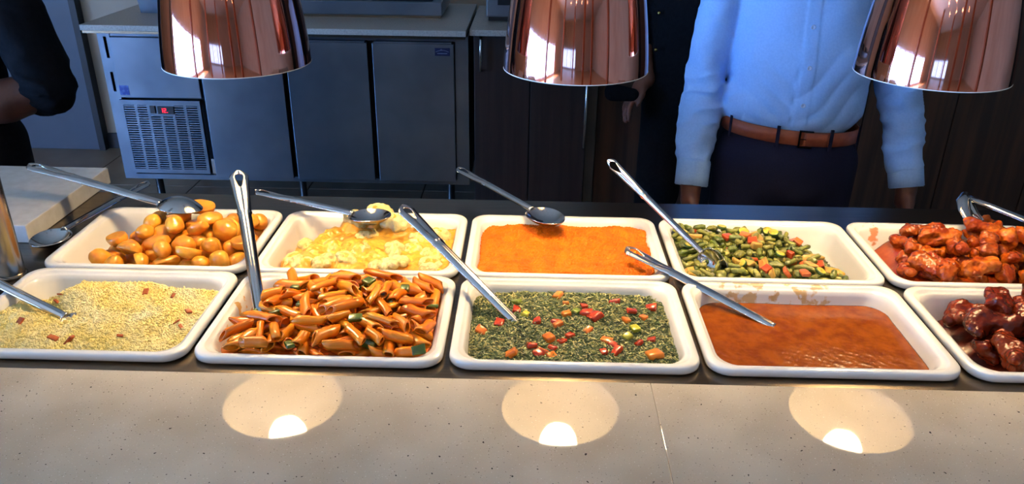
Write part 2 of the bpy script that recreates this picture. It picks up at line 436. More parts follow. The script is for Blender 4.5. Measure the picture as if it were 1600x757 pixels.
# stainless top with one cut-out per dish
ZS = -.0125
xs = [-1.95]; ys = [.8226]
for c in range(1, 6): xs += [(c - 3) * CW - .1505, (c - 3) * CW + .1505]
xs += [1.75]
for cy in (RF, RB): ys += [cy - .107, cy + .107]
ys += [1.441]
mb = MB()
for i in range(len(xs) - 1):
    for j in range(len(ys) - 1):
        if i % 2 == 1 and j % 2 == 1: continue
        mb.box((xs[i], ys[j], ZS - .002), (xs[i + 1], ys[j + 1], ZS))
st = obj('stainless_worktop', mb.mesh('stainless_worktop'), MT['steel'], label='brushed stainless serving top with cut-outs under the white dishes', cat='worktop')
bm = bmesh.new(); bm.from_mesh(st.data); bmesh.ops.remove_doubles(bm, verts=bm.verts, dist=1e-5)
seen = {}
for f in list(bm.faces):
    k = tuple(round(v, 4) for v in f.calc_center_median()); seen.setdefault(k, []).append(f)
bmesh.ops.delete(bm, geom=[f for v in seen.values() if len(v) > 1 for f in v], context='FACES')
bm.to_mesh(st.data); bm.free()
mb = MB().box((-1.95, 1.425, ZS - .04), (1.75, 1.4415, ZS - .0022), .001)
obj('folded_edge', mb.mesh('folded_edge'), MT['steel'], st)
# front quartz ledge in two lengths that meet in a fine joint
obj('quartz_ledge', fmesh('quartz_ledge', *box((-1.95, .40, -.032), (.0909, .8222, 0.0), .0006)), MT['quartz'], label='pale speckled quartz ledge, the longer length reaching to the steel post', cat='countertop')
obj('quartz_ledge', fmesh('quartz_ledge', *box((.0913, .40, -.032), (1.75, .8222, 0.0), .0006)), MT['quartz'], label='pale speckled quartz ledge, the length in front of the gravy dish', cat='countertop')
# raised white slab at the end of the servery
obj('white_slab', fmesh('white_slab', *box((-1.9, 1.205, -.0122), (-.906, 1.492, .02), .002)), MT['slab'], label='glossy white stone slab raised on the end of the steel top', cat='slab')
cab = empty('end_cabinet', (-1.45, 1.46, FL), 'dark cabinet standing under the overhang of the white slab', 'cabinet')
obj('carcass', fmesh('carcass', *box((-.44, -.0175, 0), (.50, .03, .936), .002)), MT['wenge'], cab)
obj('door', fmesh('door', *box((-.43, .031, .08), (.49, .045, .92), .002)), MT['wenge'], cab)
# steel guard post
post = empty('guard_post', (-.868, 1.09, ZS), 'round brushed steel guard post rising beside the rice dish', 'post')
obj('tube', MB().add(*lathe([(.0195, .004), (.0195, .50), (.016, .505), (.001, .506)], 32)).mesh('tube', True), M('post_steel', (196, 188, 176), .24, 1.0, c2=(170, 160, 148), ns=6, stretch=(1, 1, .1), rv=.06), post)
obj('flange', MB().add(*lathe([(.001, 0), (.0225, 0), (.0225, .003), (.0200, .006)], 32)).mesh('flange', True), MT['steel'], post)

# ------------------------------------------------------------------ dishes
def tray_mesh():
    prof = [(.120, .079, .022, -.060), (.134, .092, .030, -.058), (.1475, .1045, .034, -.020), (.149, .106, .034, -.0122), (.1600, .1170, .027, -.0122), (.1632, .1198, .029, -.0095),
            (HW, HD, .029, -.0055), (.1630, .1197, .029, -.0018), (.1612, .1180, .0275, 0.0), (.1535, .1104, .026, .0), (.1522, .1091, .026, -.0006), (.1514, .1083, .026, -.0028), (.1480, .1050, .030, -.0038),
            (.1462, .1032, .032, -.0060), (.1440, .1010, .034, -.0125), (.1375, .0948, .034, -.0420), (.134, .0915, .033, -.0500), (.126, .084, .028, -.0548), (.110, .069, .022, -.056)]
    return mesh('dish', *loft([rrect(a, b, r, z, 8) for a, b, r, z in prof]))
tray_me = tray_mesh()
for p in tray_me.polygons:
    if len(p.vertices) > 4: p.use_smooth = False
def stained(name, col, spots, scale, lo):
    """melamine with dried sauce splashes around given places of the dish wall"""
    m = M(name, (240, 238, 232), 0.16, c2=(234, 231, 224), ns=7); nt = m.node_tree; N = nt.nodes; L = nt.links; b = N['Principled BSDF']
    src = b.inputs['Base Color'].links[0].from_socket; tc = [n for n in N if n.type == 'TEX_COORD'][0]
    for (x, y, z, rad) in spots:
        d = N.new('ShaderNodeVectorMath'); d.operation = 'DISTANCE'; d.inputs[1].default_value = (x, y, z); L.new(tc.outputs['Object'], d.inputs[0])
        n = N.new('ShaderNodeTexNoise'); n.inputs['Scale'].default_value = scale; n.inputs['Detail'].default_value = 4; L.new(tc.outputs['Object'], n.inputs['Vector'])
        r = N.new('ShaderNodeMapRange'); r.inputs[1].default_value = rad; r.inputs[2].default_value = rad * .3; r.inputs[3].default_value = 0; r.inputs[4].default_value = .33; L.new(d.outputs['Value'], r.inputs[0])
        a = N.new('ShaderNodeMath'); L.new(n.outputs[0], a.inputs[0]); L.new(r.outputs[0], a.inputs[1])
        q = N.new('ShaderNodeMapRange'); q.inputs[1].default_value = lo; q.inputs[2].default_value = lo + .06; q.inputs[4].default_value = .85; L.new(a.outputs[0], q.inputs[0])
        g = N.new('ShaderNodeMath'); g.operation = 'GREATER_THAN'; g.inputs[1].default_value = .002; L.new(r.outputs[0], g.inputs[0])
        k = N.new('ShaderNodeMath'); k.operation = 'MULTIPLY'; L.new(q.outputs[0], k.inputs[0]); L.new(g.outputs[0], k.inputs[1])
        mx = N.new('ShaderNodeMix'); mx.data_type = 'RGBA'; L.new(k.outputs[0], mx.inputs[0]); L.new(src, mx.inputs[6]); mx.inputs[7].default_value = lin(col); src = mx.outputs[2]
    L.new(src, b.inputs['Base Color']); return m
dish_info = {(1, 1): ('white melamine dish holding the roasted baby potatoes', None), (2, 1): ('white melamine dish holding the cauliflower in cheese sauce', None),
    (3, 1): ('white melamine dish holding the orange pumpkin mash', None), (4, 1): ('white melamine dish holding the green vegetable mix', None),
    (5, 1): ('white melamine dish holding the red-glazed chicken wings under the tongs', stained('wing_dish', (196, 110, 40), [(-.12, .10, -.01, .05), (-.07, .10, -.01, .04), (-.135, .06, -.02, .03)], 38, .80)),
    (1, 0): ('white melamine dish holding the pale yellow rice', None), (2, 0): ('white melamine dish holding the penne in tomato sauce', stained('penne_dish', (216, 160, 60), [(-.135, .03, -.015, .04), (-.14, -.03, -.02, .03), (.02, .10, -.012, .09)], 70, .82)),
    (3, 0): ('white melamine dish holding the creamed spinach', None), (4, 0): ('white melamine dish holding the brown gravy', stained('gravy_dish', (206, 170, 110), [(-.06, .10, -.012, .08), (.04, .10, -.012, .06), (.0, .10, -.015, .05)], 55, .80)),
    (5, 0): ('white melamine dish holding the dark glazed chicken pieces', None)}
for key, (lab, mm) in dish_info.items():
    me = tray_me if mm is None else tray_me.copy()
    if mm is not None: me.materials.clear(); me.materials.append(mm)
    obj('serving_dish', me, MT['porc'], None, (*cen[key], 0), lab, 'dish', 'white serving dishes in two rows')

def hwin(z):
    zz = [-.0548, -.05, -.042, -.0125, -.006, -.0038, 0, .02]
    return np.interp(z, zz, [.126, .134, .1375, .144, .1462, .148, .152, .153]), np.interp(z, zz, [.084, .0915, .0948, .101, .1032, .105, .109, .110])

def field(name, key, fn, mat, n=(150, 108), label=None, cat=None, kind=None, base=-.0535, over=-.0007):
    """a heap or a liquid filling a dish: closed body whose top follows fn(x, y) in dish coordinates"""
    u = np.linspace(-1, 1, n[0]); v = np.linspace(-1, 1, n[1]); U, Vv = np.meshgrid(u, v, indexing='ij')
    Z = fn(U * .14, Vv * .1)
    a, b = hwin(np.minimum(Z, -.0075))
    a = a + over; b = b + over; X = U * a; Y = Vv * b; r_ = .034
    qx = np.maximum(np.abs(X) - (a - r_), 0); qy = np.maximum(np.abs(Y) - (b - r_), 0); q = np.maximum(np.hypot(qx, qy) / r_, 1.0)
    both = (qx > 0) & (qy > 0)
    X = np.where(both, np.sign(X) * (a - r_ + qx / q), X); Y = np.where(both, np.sign(Y) * (b - r_ + qy / q), Y)
    Z = fn(X, Y)
    P = np.stack([X, Y, Z], 2).reshape(-1, 3); I = np.arange(n[0] * n[1]).reshape(n)
    F = np.stack([I[:-1, :-1], I[1:, :-1], I[1:, 1:], I[:-1, 1:]], 2).reshape(-1, 4).tolist()
    ring = np.concatenate([I[:, 0], I[-1, 1:], I[-2::-1, -1], I[0, -2:0:-1]])
    k0 = len(P); rp = P[ring].copy(); rp[:, 0] *= .80; rp[:, 1] *= .74; rp[:, 2] = base
    P = np.concatenate([P, rp]); m = len(ring)
    F += [(ring[(i + 1) % m], ring[i], k0 + i, k0 + (i + 1) % m) for i in range(m)]
    F.append(tuple(range(k0 + m - 1, k0 - 1, -1)))
    return obj(name, mesh(name, P, F), mat, None, (*cen[key], 0), label, cat, None, kind), P[:n[0] * n[1]].reshape(n[0], n[1], 3)

class Heap:
    """drops pieces one by one onto a height map, so that every piece rests on those below it"""
    def __init__(s, key, floor_fn, res=.0018):
        s.key = key; s.res = res; s.nx = int(.31 / res); s.ny = int(.23 / res)
        x = (np.arange(s.nx) - s.nx / 2) * res; y = (np.arange(s.ny) - s.ny / 2) * res
        s.x, s.y = np.meshgrid(x, y, indexing='ij'); s.H = floor_fn(s.x, s.y).astype(float)
    def ij(s, P): return np.clip(np.round(P[:, 0] / s.res + s.nx / 2).astype(int), 0, s.nx - 1), np.clip(np.round(P[:, 1] / s.res + s.ny / 2).astype(int), 0, s.ny - 1)
    def rest(s, P, sink=0.0):
        i, j = s.ij(P); return (s.H[i, j] - P[:, 2]).max() - sink
    def mark(s, P):
        i, j = s.ij(P); np.maximum.at(s.H, (i, j), P[:, 2])
        np.maximum.at(s.H, (np.clip(i + 1, 0, s.nx - 1), j), P[:, 2] - .0005); np.maximum.at(s.H, (i, np.clip(j + 1, 0, s.ny - 1)), P[:, 2] - .0005)
    def fits(s, P):
        a, b = hwin(P[:, 2]); lowz = P[:, 2] < .004
        return not (lowz & ((np.abs(P[:, 0]) > a) | (np.abs(P[:, 1]) > b))).any() and np.abs(P[:, 0]).max() < .152 and np.abs(P[:, 1]).max() < .109
    def pile(s, shapes, count, target, tilt=1.0, tries=40, sink=0.0, tol=.006, region=None, scale=(0.9, 1.1)):
        """list of (shape number, matrix): each piece goes where the heap is furthest below target"""
        out = []; miss = 0
        while len(out) < count and miss < 12:
            best = None
            for _ in range(tries):
                k = rng.integers(len(shapes)); S = shapes[k]; x = rng.uniform(-.14, .14); y = rng.uniform(-.1, .1)
                if region is not None and not region(x, y): continue
                R = rotmats(tilt=tilt); f = rng.uniform(*scale); P = (S @ np.array(R).T) * f + (x, y, 0)
                z = s.rest(P, sink); P[:, 2] += z
                top = P[:, 2].max(); t = float(target(np.array(x), np.array(y)))
                if top > t + tol or not s.fits(P): continue
                score = (P[:, 2].mean() - t)
                if best is None or score < best[0]: best = (score, k, R, f, (x, y, z), P)
            if best is None: miss += 1; continue
            miss = 0; _, k, R, f, p, P = best; s.mark(P); out.append((k, Matrix.Translation(p) @ (R * f).to_4x4()))
        return out

def place(items, meshes, mats, name, key, label, cat, group, rnd_mat=None):
    for k, Mx in items:
        me = meshes[k]
        o = bpy.data.objects.new(name, me); COL.objects.link(o)
        o.matrix_world = Matrix.Translation((*cen[key], ZO)) @ Mx
        tag(o, label, cat, group)

ORD = 'first second third fourth fifth sixth seventh eighth ninth tenth eleventh twelfth thirteenth fourteenth fifteenth sixteenth seventeenth eighteenth nineteenth twentieth'.split() 
def row_labels(objs, text, rows=('back row', 'middle row', 'front row')):
    """a label of its own for each of a few alike things, by its row in the dish and its order there"""
    bpy.context.view_layer.update()
    L = sorted(objs, key=lambda o: -o.matrix_world.translation.y); n = len(rows)
    for r in range(n):
        R = sorted(L[len(L) * r // n:len(L) * (r + 1) // n], key=lambda o: o.matrix_world.translation.x)
        for i, o in enumerate(R): o['label'] = '%s, %s, %s from left' % (text, rows[r], ORD[i])
def in_group(g): return [o for o in bpy.data.objects if o.get('group') == g]
def tosamples(V): return np.asarray(V, float)
def bell(x, a, b): return np.exp(-((x - a) / b) ** 2)
def sstep(a, b, x): t = np.clip((x - a) / (b - a), 0, 1); return t * t * (3 - 2 * t)

# ---- roasted baby potatoes (back row, first dish)
K = (1, 1)
def T_pot(x, y):
    edge = sstep(-.135, -.085, x - .30 * (y + .1) + .012)
    return -.040 + edge * (.044 + .030 * bell(x, .02, .085) * bell(y, .03, .085))
pot_mat = M('golden_potato', (244, 176, 54), .30, c2=(214, 120, 24), ns=46, nd=5, lo=.46, hi=.76, c3=(214, 120, 26), rnd=.6, bump=.10, bs=120, coat=.35)
pot_me, pot_S = [], []
for k in range(6):
    V, F = ico(4); o = k * 3
    r = 1 + .09 * fnoise(V[:, 0], V[:, 1], V[:, 2], 2.2, 6, o) + .022 * fnoise(V[:, 0], V[:, 1], V[:, 2], 6, 6, o + 1)
    V = V * r[:, None] * np.array([(.0225, .0175, .0160), (.0185, .0165, .0150), (.0240, .0160, .0150), (.0205, .0180, .0165), (.0225, .0180, .0165), (.0160, .0150, .0140)][k])
    if k in (2, 4): V[:, 2] = np.where(V[:, 2] > .004, .004 + (V[:, 2] - .004) * .10, V[:, 2])      # halved potatoes with a flat cut face
    if k == 0: V[:, 1] -= .003 * bell(V[:, 0], .002, .005) * (V[:, 2] > 0)
    pot_S.append(V[::2]); m = mesh('potato', V, F); m.materials.append(pot_mat); pot_me.append(m)
hp = Heap(K, lambda x, y: -.054 + 0 * x)
fld = hp.pile(pot_S, 150, T_pot, 1.2, 60, .004, .007, lambda x, y: T_pot(np.array(x), np.array(y)) > -.03)
place(fld, pot_me, None, 'potato', K, 'glossy golden roasted baby potato in the heap in the white dish', 'potato', 'roasted baby potatoes')

# ---- cauliflower in cheese sauce
K = (2, 1)
cau_mat = M('cauliflower', (238, 220, 160), .5, c2=(226, 200, 128), ns=40, bump=.35, bs=230, c3=(240, 206, 110), rnd=.5, sss=.15)
cau_me = []
for k in range(5):
    r = np.random.default_rng(40 + k); s = SDF((-.032,) * 3, (.032,) * 3, .0015)
    s.cone((0, 0, -.022), (0, 0, 0), .008, .011, .006)
    for i in range(34):
        d = r.normal(size=3); d /= np.linalg.norm(d); d[2] = abs(d[2]) * .9 - .12; q = d * np.array((.018, .016, .013)) * r.uniform(.85, 1.08); rr = r.uniform(.0045, .0075)
        s.ell(q, (rr, rr, rr), .0025)
    s.warp(lambda X, Y, Z: .0007 * fnoise(X, Y, Z, 800, 6, k))
    m = s.mesh('cauliflower_floret'); m.materials.append(cau_mat); cau_me.append(m)
caul = [(-.367, 1.286), (-.328, 1.304), (-.297, 1.278), (-.205, 1.251), (-.389, 1.14), (-.276, 1.145), (-.284, 1.192), (-.455, 1.183), (-.341, 1.189), (-.22, 1.153), (-.257, 1.208),
        (-.438, 1.224), (-.303, 1.13), (-.214, 1.195), (-.428, 1.150), (-.356, 1.155), (-.394, 1.216), (-.251, 1.250), (-.34, 1.245), (-.40, 1.262)]
cx, cy = cen[K]
def sauce_base(x, y):
    return -.012 + .006 * fnoise(x, y, 0, 60, 6, 3) * .6 + .010 * bell(x, 0, .09) * bell(y, .0, .07) - .03 * sstep(-.085, -.14, x - .25 * y) - .02 * sstep(.07, .1, y) + .012 * bell(x, .0, .035) * bell(y, .075, .02)
pos = []
for i, (px, py) in enumerate(caul):
    x, y = px - cx, py - cy; x = np.clip(x, -.115, .115); y = np.clip(y, -.075, .078); dz = {0: .018, 1: .020, 2: .012, 3: .006, 5: .006, 4: .004}.get(i, -.001)
    z = float(sauce_base(x, y)) + dz - .004; pos.append((x, y, z)); f = rng.uniform(.95, 1.25) if i < 6 else rng.uniform(.8, 1.1)
    o = bpy.data.objects.new('cauliflower_floret', cau_me[i % 5]); COL.objects.link(o)
    o.matrix_world = Matrix.Translation((cx + x, cy + y, z + ZO)) @ (Matrix.Rotation(rng.uniform(0, 6), 3, 'Z') @ Matrix.Rotation(rng.normal(0, .45), 3, 'X') * f).to_4x4()
    tag(o, 'cream cauliflower floret half covered by yellow cheese sauce', 'cauliflower', 'cauliflower florets in cheese sauce')
def sauce(x, y):
    z = sauce_base(x, y) + .0012 * fnoise(x, y, 0, 260, 8, 9)
    for i, (a, b, c) in enumerate(pos):
        d2 = ((x - a) ** 2 + (y - b) ** 2); bump = c + .0175 * (.55 if i in (4, 5) else .88) - d2 / .03
        hh = np.clip(.5 + .5 * (bump - z) / .006, 0, 1); z = z * (1 - hh) + bump * hh + .006 * hh * (1 - hh)
    z = z + .0016 * fnoise(x, y, 0, 420, 8, 2)
    return z - .010 * bell(x, .045, .03) * bell(y, -.02, .018)
ch_mat = M('cheese_sauce', (240, 182, 70), .30, c2=(234, 160, 46), ns=26, nd=4, coat=.25, bump=.10, bs=200)
field('cheese_sauce', K, sauce, ch_mat, (180, 130), 'thick yellow cheese sauce poured over the cauliflower', 'sauce', 'stuff')

# ---- orange pumpkin mash
K = (3, 1)
def pump(x, y):
    e = sstep(.145, .115, np.abs(x)) * sstep(.105, .075, y)
    z = -.013 + .006 * e + .0030 * fnoise(x, y, 0, 55, 6, 1) + .0017 * fnoise(x * .5, y, 0, 330, 8, 2) + .0009 * fnoise(x, y, 0, 900, 8, 4)
    z = z + .007 * bell(y, .062, .022) * sstep(-.11, -.05, x) * (.6 + .4 * fnoise(x, y, 0, 80, 5, 7)) - .006 * bell(x, -.02, .028) * bell(y, .0, .018)
    return z
pm_mat = M('pumpkin_mash', (226, 118, 2), .55, spec=.25, c2=(212, 96, 1), ns=42, nd=5, bump=.35, bs=240, sss=.12)
field('pumpkin_mash', K, pump, pm_mat, (300, 216), 'rough-spooned bright orange pumpkin mash filling its dish', 'mash', 'stuff')

# ---- green vegetable mix
K = (4, 1)
def T_veg(x, y):
    return -.046 + .048 * sstep(.135, .055, x + .32 * y) * sstep(.100, .066, y + .10 * x) + .006 * bell(x, -.02, .1) * bell(y, .03, .05)
veg_mats = [M('green_bean', (102, 118, 34), .3, c2=(50, 72, 18), ns=120, c3=(146, 140, 62), rnd=.95, coat=.35, bump=.3, bs=200),
            M('red_pepper', (200, 74, 30), .3, c2=(178, 56, 24), ns=60, c3=(216, 116, 50), rnd=.8, coat=.4), M('yellow_squash', (214, 166, 62), .35, c2=(190, 142, 54), ns=60, c3=(180, 150, 90), rnd=.7, coat=.3),
            M('courgette_flesh', (216, 190, 66), .35, c2=(188, 170, 60), ns=120, coat=.3), M('courgette_skin', (52, 84, 20), .3, coat=.4)]
def bean(L, R, bend, cut=.5, n=10):
    P = [(t * L - L / 2, bend * (1 - (2 * t - 1) ** 2), 0) for t in np.linspace(0, 1, 7)]
    return tube(P, [R * .80, R * 1.0, R * 1.02, R * .96, R * 1.03, R, R * .78], n)
veg_kinds = {}
bl = []
for k in range(7):
    V, F = bean([.016, .020, .025, .013, .018, .022, .030][k], [.0046, .0042, .0040, .0052, .0048, .0044, .0036][k], [.001, .002, .003, 0, .002, .001, .004][k]); V = np.array(V)
    V *= (1 + .15 * fnoise(V[:, 0], V[:, 1], V[:, 2], 330, 6, k))[:, None]; m = mesh('green_bean', V, F); m.materials.append(veg_mats[0]); bl.append((V, m))
for k in range(3):     # folded pods, thicker
    V, F = ico(3); V = V * (1 + .28 * fnoise(V[:, 0], V[:, 1], V[:, 2], 3.2, 6, 20 + k))[:, None] * np.array([(.011, .0065, .005), (.009, .007, .0055), (.013, .006, .0045)][k])
    m = mesh('green_bean', V, F); m.materials.append(veg_mats[0]); bl.append((V, m))
def chunk(k, s, mat, nm):
    V, F = box((-s[0], -s[1], -s[2]), s, min(s) * .5); V = np.array(V); V *= (1 + .22 * fnoise(V[:, 0], V[:, 1], V[:, 2], 170, 5, k))[:, None]
    m = mesh(nm, V, F); m.materials.append(mat); return V, m
rp = [chunk(31, (.008, .006, .0028), veg_mats[1], 'red_pepper_piece'), chunk(33, (.0065, .0065, .003), veg_mats[1], 'red_pepper_piece')]
sq = [chunk(35, (.011, .008, .006), veg_mats[2], 'squash_chunk'), chunk(37, (.009, .008, .007), veg_mats[2], 'squash_chunk'), chunk(38, (.012, .006, .004), veg_mats[2], 'squash_chunk')]
def slice_mesh(R, h):
    V, F = lathe([(.0005, -h), (R * .9, -h), (R, -h * .7), (R, h * .7), (R * .9, h), (.0005, h)], 20); m = mesh('courgette_slice', V, F)
    m.materials.append(veg_mats[3]); m.materials.append(veg_mats[4])
    for i, p in enumerate(m.polygons): p.material_index = 1 if 20 <= i < 80 else 0
    return np.array(V), m
cs = [slice_mesh(.009, .0028), slice_mesh(.0075, .0025)]
hp = Heap(K, lambda x, y: np.minimum(T_veg(x, y) - .022, -.03))
vm_base = lambda x, y: np.maximum(np.minimum(T_veg(x, y) - .010, -.010), -.050) + .0015 * fnoise(x, y, 0, 300, 6, 2)
field('vegetable_juices', K, vm_base, M('vegetable_juices', (74, 82, 26), .3, c2=(52, 62, 18), ns=120, coat=.5, bump=.3, bs=260), (110, 80), 'dark green juices and shreds under the vegetable mix', 'juice', 'stuff')
hp.H = vm_base(hp.x, hp.y) - .003
inreg = lambda x, y: T_veg(np.array(x), np.array(y)) > -.040
everything = [('green_bean', bl, 150, 'glossy cut green bean piece in the vegetable mix', 'green bean', 'green beans in the vegetable mix')]
def go(nm, L, n, lab, cat, grp, tol, tilt, tgt=T_veg, reg=inreg, sink=.0015, sc_=(.9, 1.2), tries=30):
    it = hp.pile([v for v, _ in L], n, tgt, tilt, tries, sink, tol, reg, sc_); place(it, [m for _, m in L], None, nm, K, lab, cat, grp); return it
go('green_bean', bl, 130, 'glossy cut green bean piece in the vegetable mix', 'green bean', 'green beans in the vegetable mix', .001, 1.2)
go('red_pepper_piece', rp, 13, 'small red pepper piece among the green beans', 'pepper', 'red pepper pieces in the vegetable mix', .005, .8)
go('squash_chunk', sq, 12, 'soft yellow squash chunk among the green beans', 'squash', 'squash chunks in the vegetable mix', .006, .8)
go('green_bean', bl, 120, 'glossy cut green bean piece in the vegetable mix', 'green bean', 'green beans in the vegetable mix', .005, 1.2)
go('courgette_slice', cs, 9, 'round yellow courgette slice with green skin in the vegetable mix', 'courgette', 'courgette slices in the vegetable mix', .008, .25)
go('red_pepper_piece', rp, 7, 'small red pepper piece among the green beans', 'pepper', 'red pepper pieces in the vegetable mix', .008, .8)
o = bpy.data.objects.new('squash_chunk', sq[0][1]); COL.objects.link(o)
o.matrix_world = Matrix.Translation((.446, 1.187, .0 + ZO)) @ (Matrix.Rotation(.4, 3, 'Z') * 1.35).to_4x4()
o.location.z = float(hp.H[hp.ij(np.array([[.446 - .335, 1.187 - RB, 0]]))].max()) + .006 + ZO
tag(o, 'biggest yellow squash chunk, lying at the low end of the vegetable mix', 'squash', 'squash chunks in the vegetable mix')

# ---- glazed chicken wings (back) and dark glazed chicken (front)
def chicken(k, kind):
    r = np.random.default_rng(70 + k); s = SDF((-.055, -.042, -.036), (.055, .042, .036), .0017)
    if kind == 0:      # drumette: fat end and a bone end
        s.cone((-.020, 0, 0), (.022, .002, 0), .0165, .0095, .01); s.ell((-.018, .004, .002), (.020, .018, .016), .01); s.ell((.030, .002, .001), (.0085, .010, .009), .006)
    elif kind == 1:    # flat: two bones under skin
        s.cone((-.026, .006, 0), (.026, .007, 0), .0105, .0105, .012); s.cone((-.026, -.007, 0), (.026, -.006, 0), .0095, .0105, .012); s.ell((.028, 0, 0), (.010, .014, .010), .008); s.ell((-.026, .0, 0), (.011, .015, .011), .008)
    elif kind == 2:    # folded joint
        s.cone((-.026, -.010, 0), (.010, .010, 0), .0135, .015, .012); s.cone((.010, .010, 0), (.026, -.012, .002), .0125, .009, .010); s.ell((.006, .008, .004), (.017, .016, .014), .01)
    else:              # chunky thigh piece
        s.ell((0, 0, 0), (.030, .022, .017), .01); s.ell((-.016, .010, .004), (.017, .015, .013), .01); s.ell((.018, -.008, .002), (.016, .014, .013), .01); s.cone((.016, .008, 0), (.036, .014, 0), .009, .0075, .008)
    s.warp(lambda X, Y, Z: .0034 * fnoise(X, Y, Z, 115, 7, k) + .0009 * fnoise(X, Y, Z, 420, 7, k + 4))
    return s.surf()
wing_mat = M('glazed_wing', (140, 54, 8), .24, spec=.3, c2=(206, 110, 24), ns=36, nd=4, lo=.46, hi=.66, c3=(100, 24, 6), rnd=.6, coat=.18, bump=.25, bs=150)
dark_mat = M('dark_glazed_chicken', (100, 26, 6), .26, spec=.25, c2=(56, 12, 4), ns=40, nd=4, c3=(124, 44, 8), rnd=.5, coat=.15, bump=.25, bs=150)
ck = [chicken(k, k % 4) for k in range(8)]
def cmesh(mat):
    out = []
    for V, F in ck: m = mesh('chicken', V, F); m.materials.append(mat); out.append(m)
    return out
ckS = [V[::3] for V, _ in ck]
K = (5, 1)
T_w = lambda x, y: -.052 + sstep(-.13, -.085, x - .25 * (y - .02)) * (.062 + .026 * bell(x, .05, .11) * bell(y, .02, .09))
gl = lambda x, y: -.046 + .026 * sstep(-.135, -.09, x - .2 * y) + .0015 * fnoise(x, y, 0, 110, 6, 3)
gl_mat = M('wing_glaze', (128, 36, 6), .25, spec=.35, c2=(150, 60, 12), ns=40, coat=.2, bump=.15, bs=130)
field('wing_glaze', K, gl, gl_mat, (110, 80), 'shiny red-brown glaze pooled under the chicken wings', 'sauce', 'stuff')
hp = Heap(K, lambda x, y: gl(x, y) - .006)
wm = cmesh(wing_mat)
go('chicken_wing', list(zip(ckS, wm)), 46, 'sticky red-glazed chicken wing heaped in the dish under the tongs', 'chicken', 'glazed chicken wings', .012, .8, T_w, lambda x, y: T_w(np.array(x), np.array(y)) > -.03, .005, (.72, .95), 70)
K = (5, 0)
T_d = lambda x, y: -.052 + sstep(-.135, -.09, x - .12 * y) * (.064 + .020 * bell(x, .0, .12))
gl2 = lambda x, y: -.046 + .022 * sstep(-.12, -.07, x - .1 * y) + .0015 * fnoise(x, y, 0, 110, 6, 5)
field('dark_glaze', K, gl2, M('dark_glaze', (78, 20, 6), .32, spec=.3, c2=(56, 12, 5), ns=40, coat=.1, bump=.15, bs=130), (110, 80), 'dark barbecue glaze pooled under the chicken pieces', 'sauce', 'stuff')
hp = Heap(K, lambda x, y: gl2(x, y) - .006)
dm = cmesh(dark_mat)
go('chicken_piece', list(zip(ckS, dm)), 26, 'large dark barbecue-glazed chicken piece heaped in its dish', 'chicken', 'dark glazed chicken pieces', .006, .5, T_d, lambda x, y: T_d(np.array(x), np.array(y)) > -.03, .006, (.85, 1.2), 90)

# ---- rice
K = (1, 0)
def rice(x, y):
    z = -.014 + .0030 * fnoise(x, y, 0, 48, 6, 6) + .012 * bell(x, -.055, .035) * bell(y, .055, .025) + .010 * bell(x, -.11, .05) * bell(y, -.035, .045) + .008 * bell(x, .04, .09) * bell(y, .0, .07)
    z = z - .020 * bell(x, -.085, .024) * bell(y, .012, .020) - .020 * sstep(.075, .1, y) * sstep(.02, .14, x) - .030 * sstep(-.07, -.12, x) * sstep(.035, .08, y)
    return z + .0012 * fnoise(x, y, 0, 260, 8, 8)
rice_mat = M('yellow_rice', (252, 226, 132), .5, c2=(254, 240, 188), ns=22, nd=3, lo=.40, hi=.70)
RB_, PR = field('rice_bed', K, lambda x, y: rice(x, y) - .0004, M('rice_bed', (252, 224, 128), .6, c2=(254, 238, 180), ns=22), (120, 86), None, None, 'stuff')
def scatter(base_V, base_F, mats):
    bv = np.array(base_V); nf = len(base_F); ns_ = {len(f) for f in base_F}
    V = np.concatenate([bv @ np.array(m)[:3, :3].T + np.array(m)[:3, 3] for m in mats]); off = len(bv)
    F = [tuple(i + k * off for i in f) for k in range(len(mats)) for f in base_F]
    return V, F
gV, gF = loft([[(x, r * math.cos(a), r * math.sin(a)) for a in np.linspace(0, 2 * PI, 5, endpoint=False)] for x, r in ((-.0030, .0006), (-.0018, .00125), (.0014, .00130), (.0030, .0006))])
ms = []
NR = 11000
gx = rng.uniform(-.145, .145, NR); gy = rng.uniform(-.102, .102, NR); gz = rice(gx, gy)
a_, b_ = hwin(gz); ok = (np.abs(gx) < a_ - .0045) & (np.abs(gy) < b_ - .0045) & ~((np.abs(gx) > a_ - .016) & (np.abs(gy) > b_ - .012))
for x, y, z in zip(gx[ok], gy[ok], gz[ok]):
    ms.append(Matrix.Translation((x, y, z + rng.uniform(-.0014, .0006) + (.0012 if rng.random() < .1 else 0))) @ (Matrix.Rotation(rng.uniform(0, 6.28), 3, 'Z') @ Matrix.Rotation(rng.normal(0, .5), 3, 'Y') * rng.uniform(.8, 1.25)).to_4x4())
V, F = scatter(gV, gF, ms)
ro_ = obj('rice', mesh('rice', V, F), rice_mat, None, (*cen[K], 0), 'fluffy pale yellow rice heaped in its white dish', 'rice', None, 'stuff')
RB_.parent = ro_; RB_.location = (0, 0, 0)
bac = [(-.635, 1.04), (-.588, 1.029), (-.55, .987), (-.553, .954), (-.545, .946), (-.615, .916), (-.675, .899), (-.703, .91), (-.761, .93), (-.753, 1.021), (-.754, 1.009)]
bac_mat = M('fried_onion', (196, 96, 36), .4, c2=(160, 66, 26), ns=120, c3=(196, 104, 50), rnd=.6)
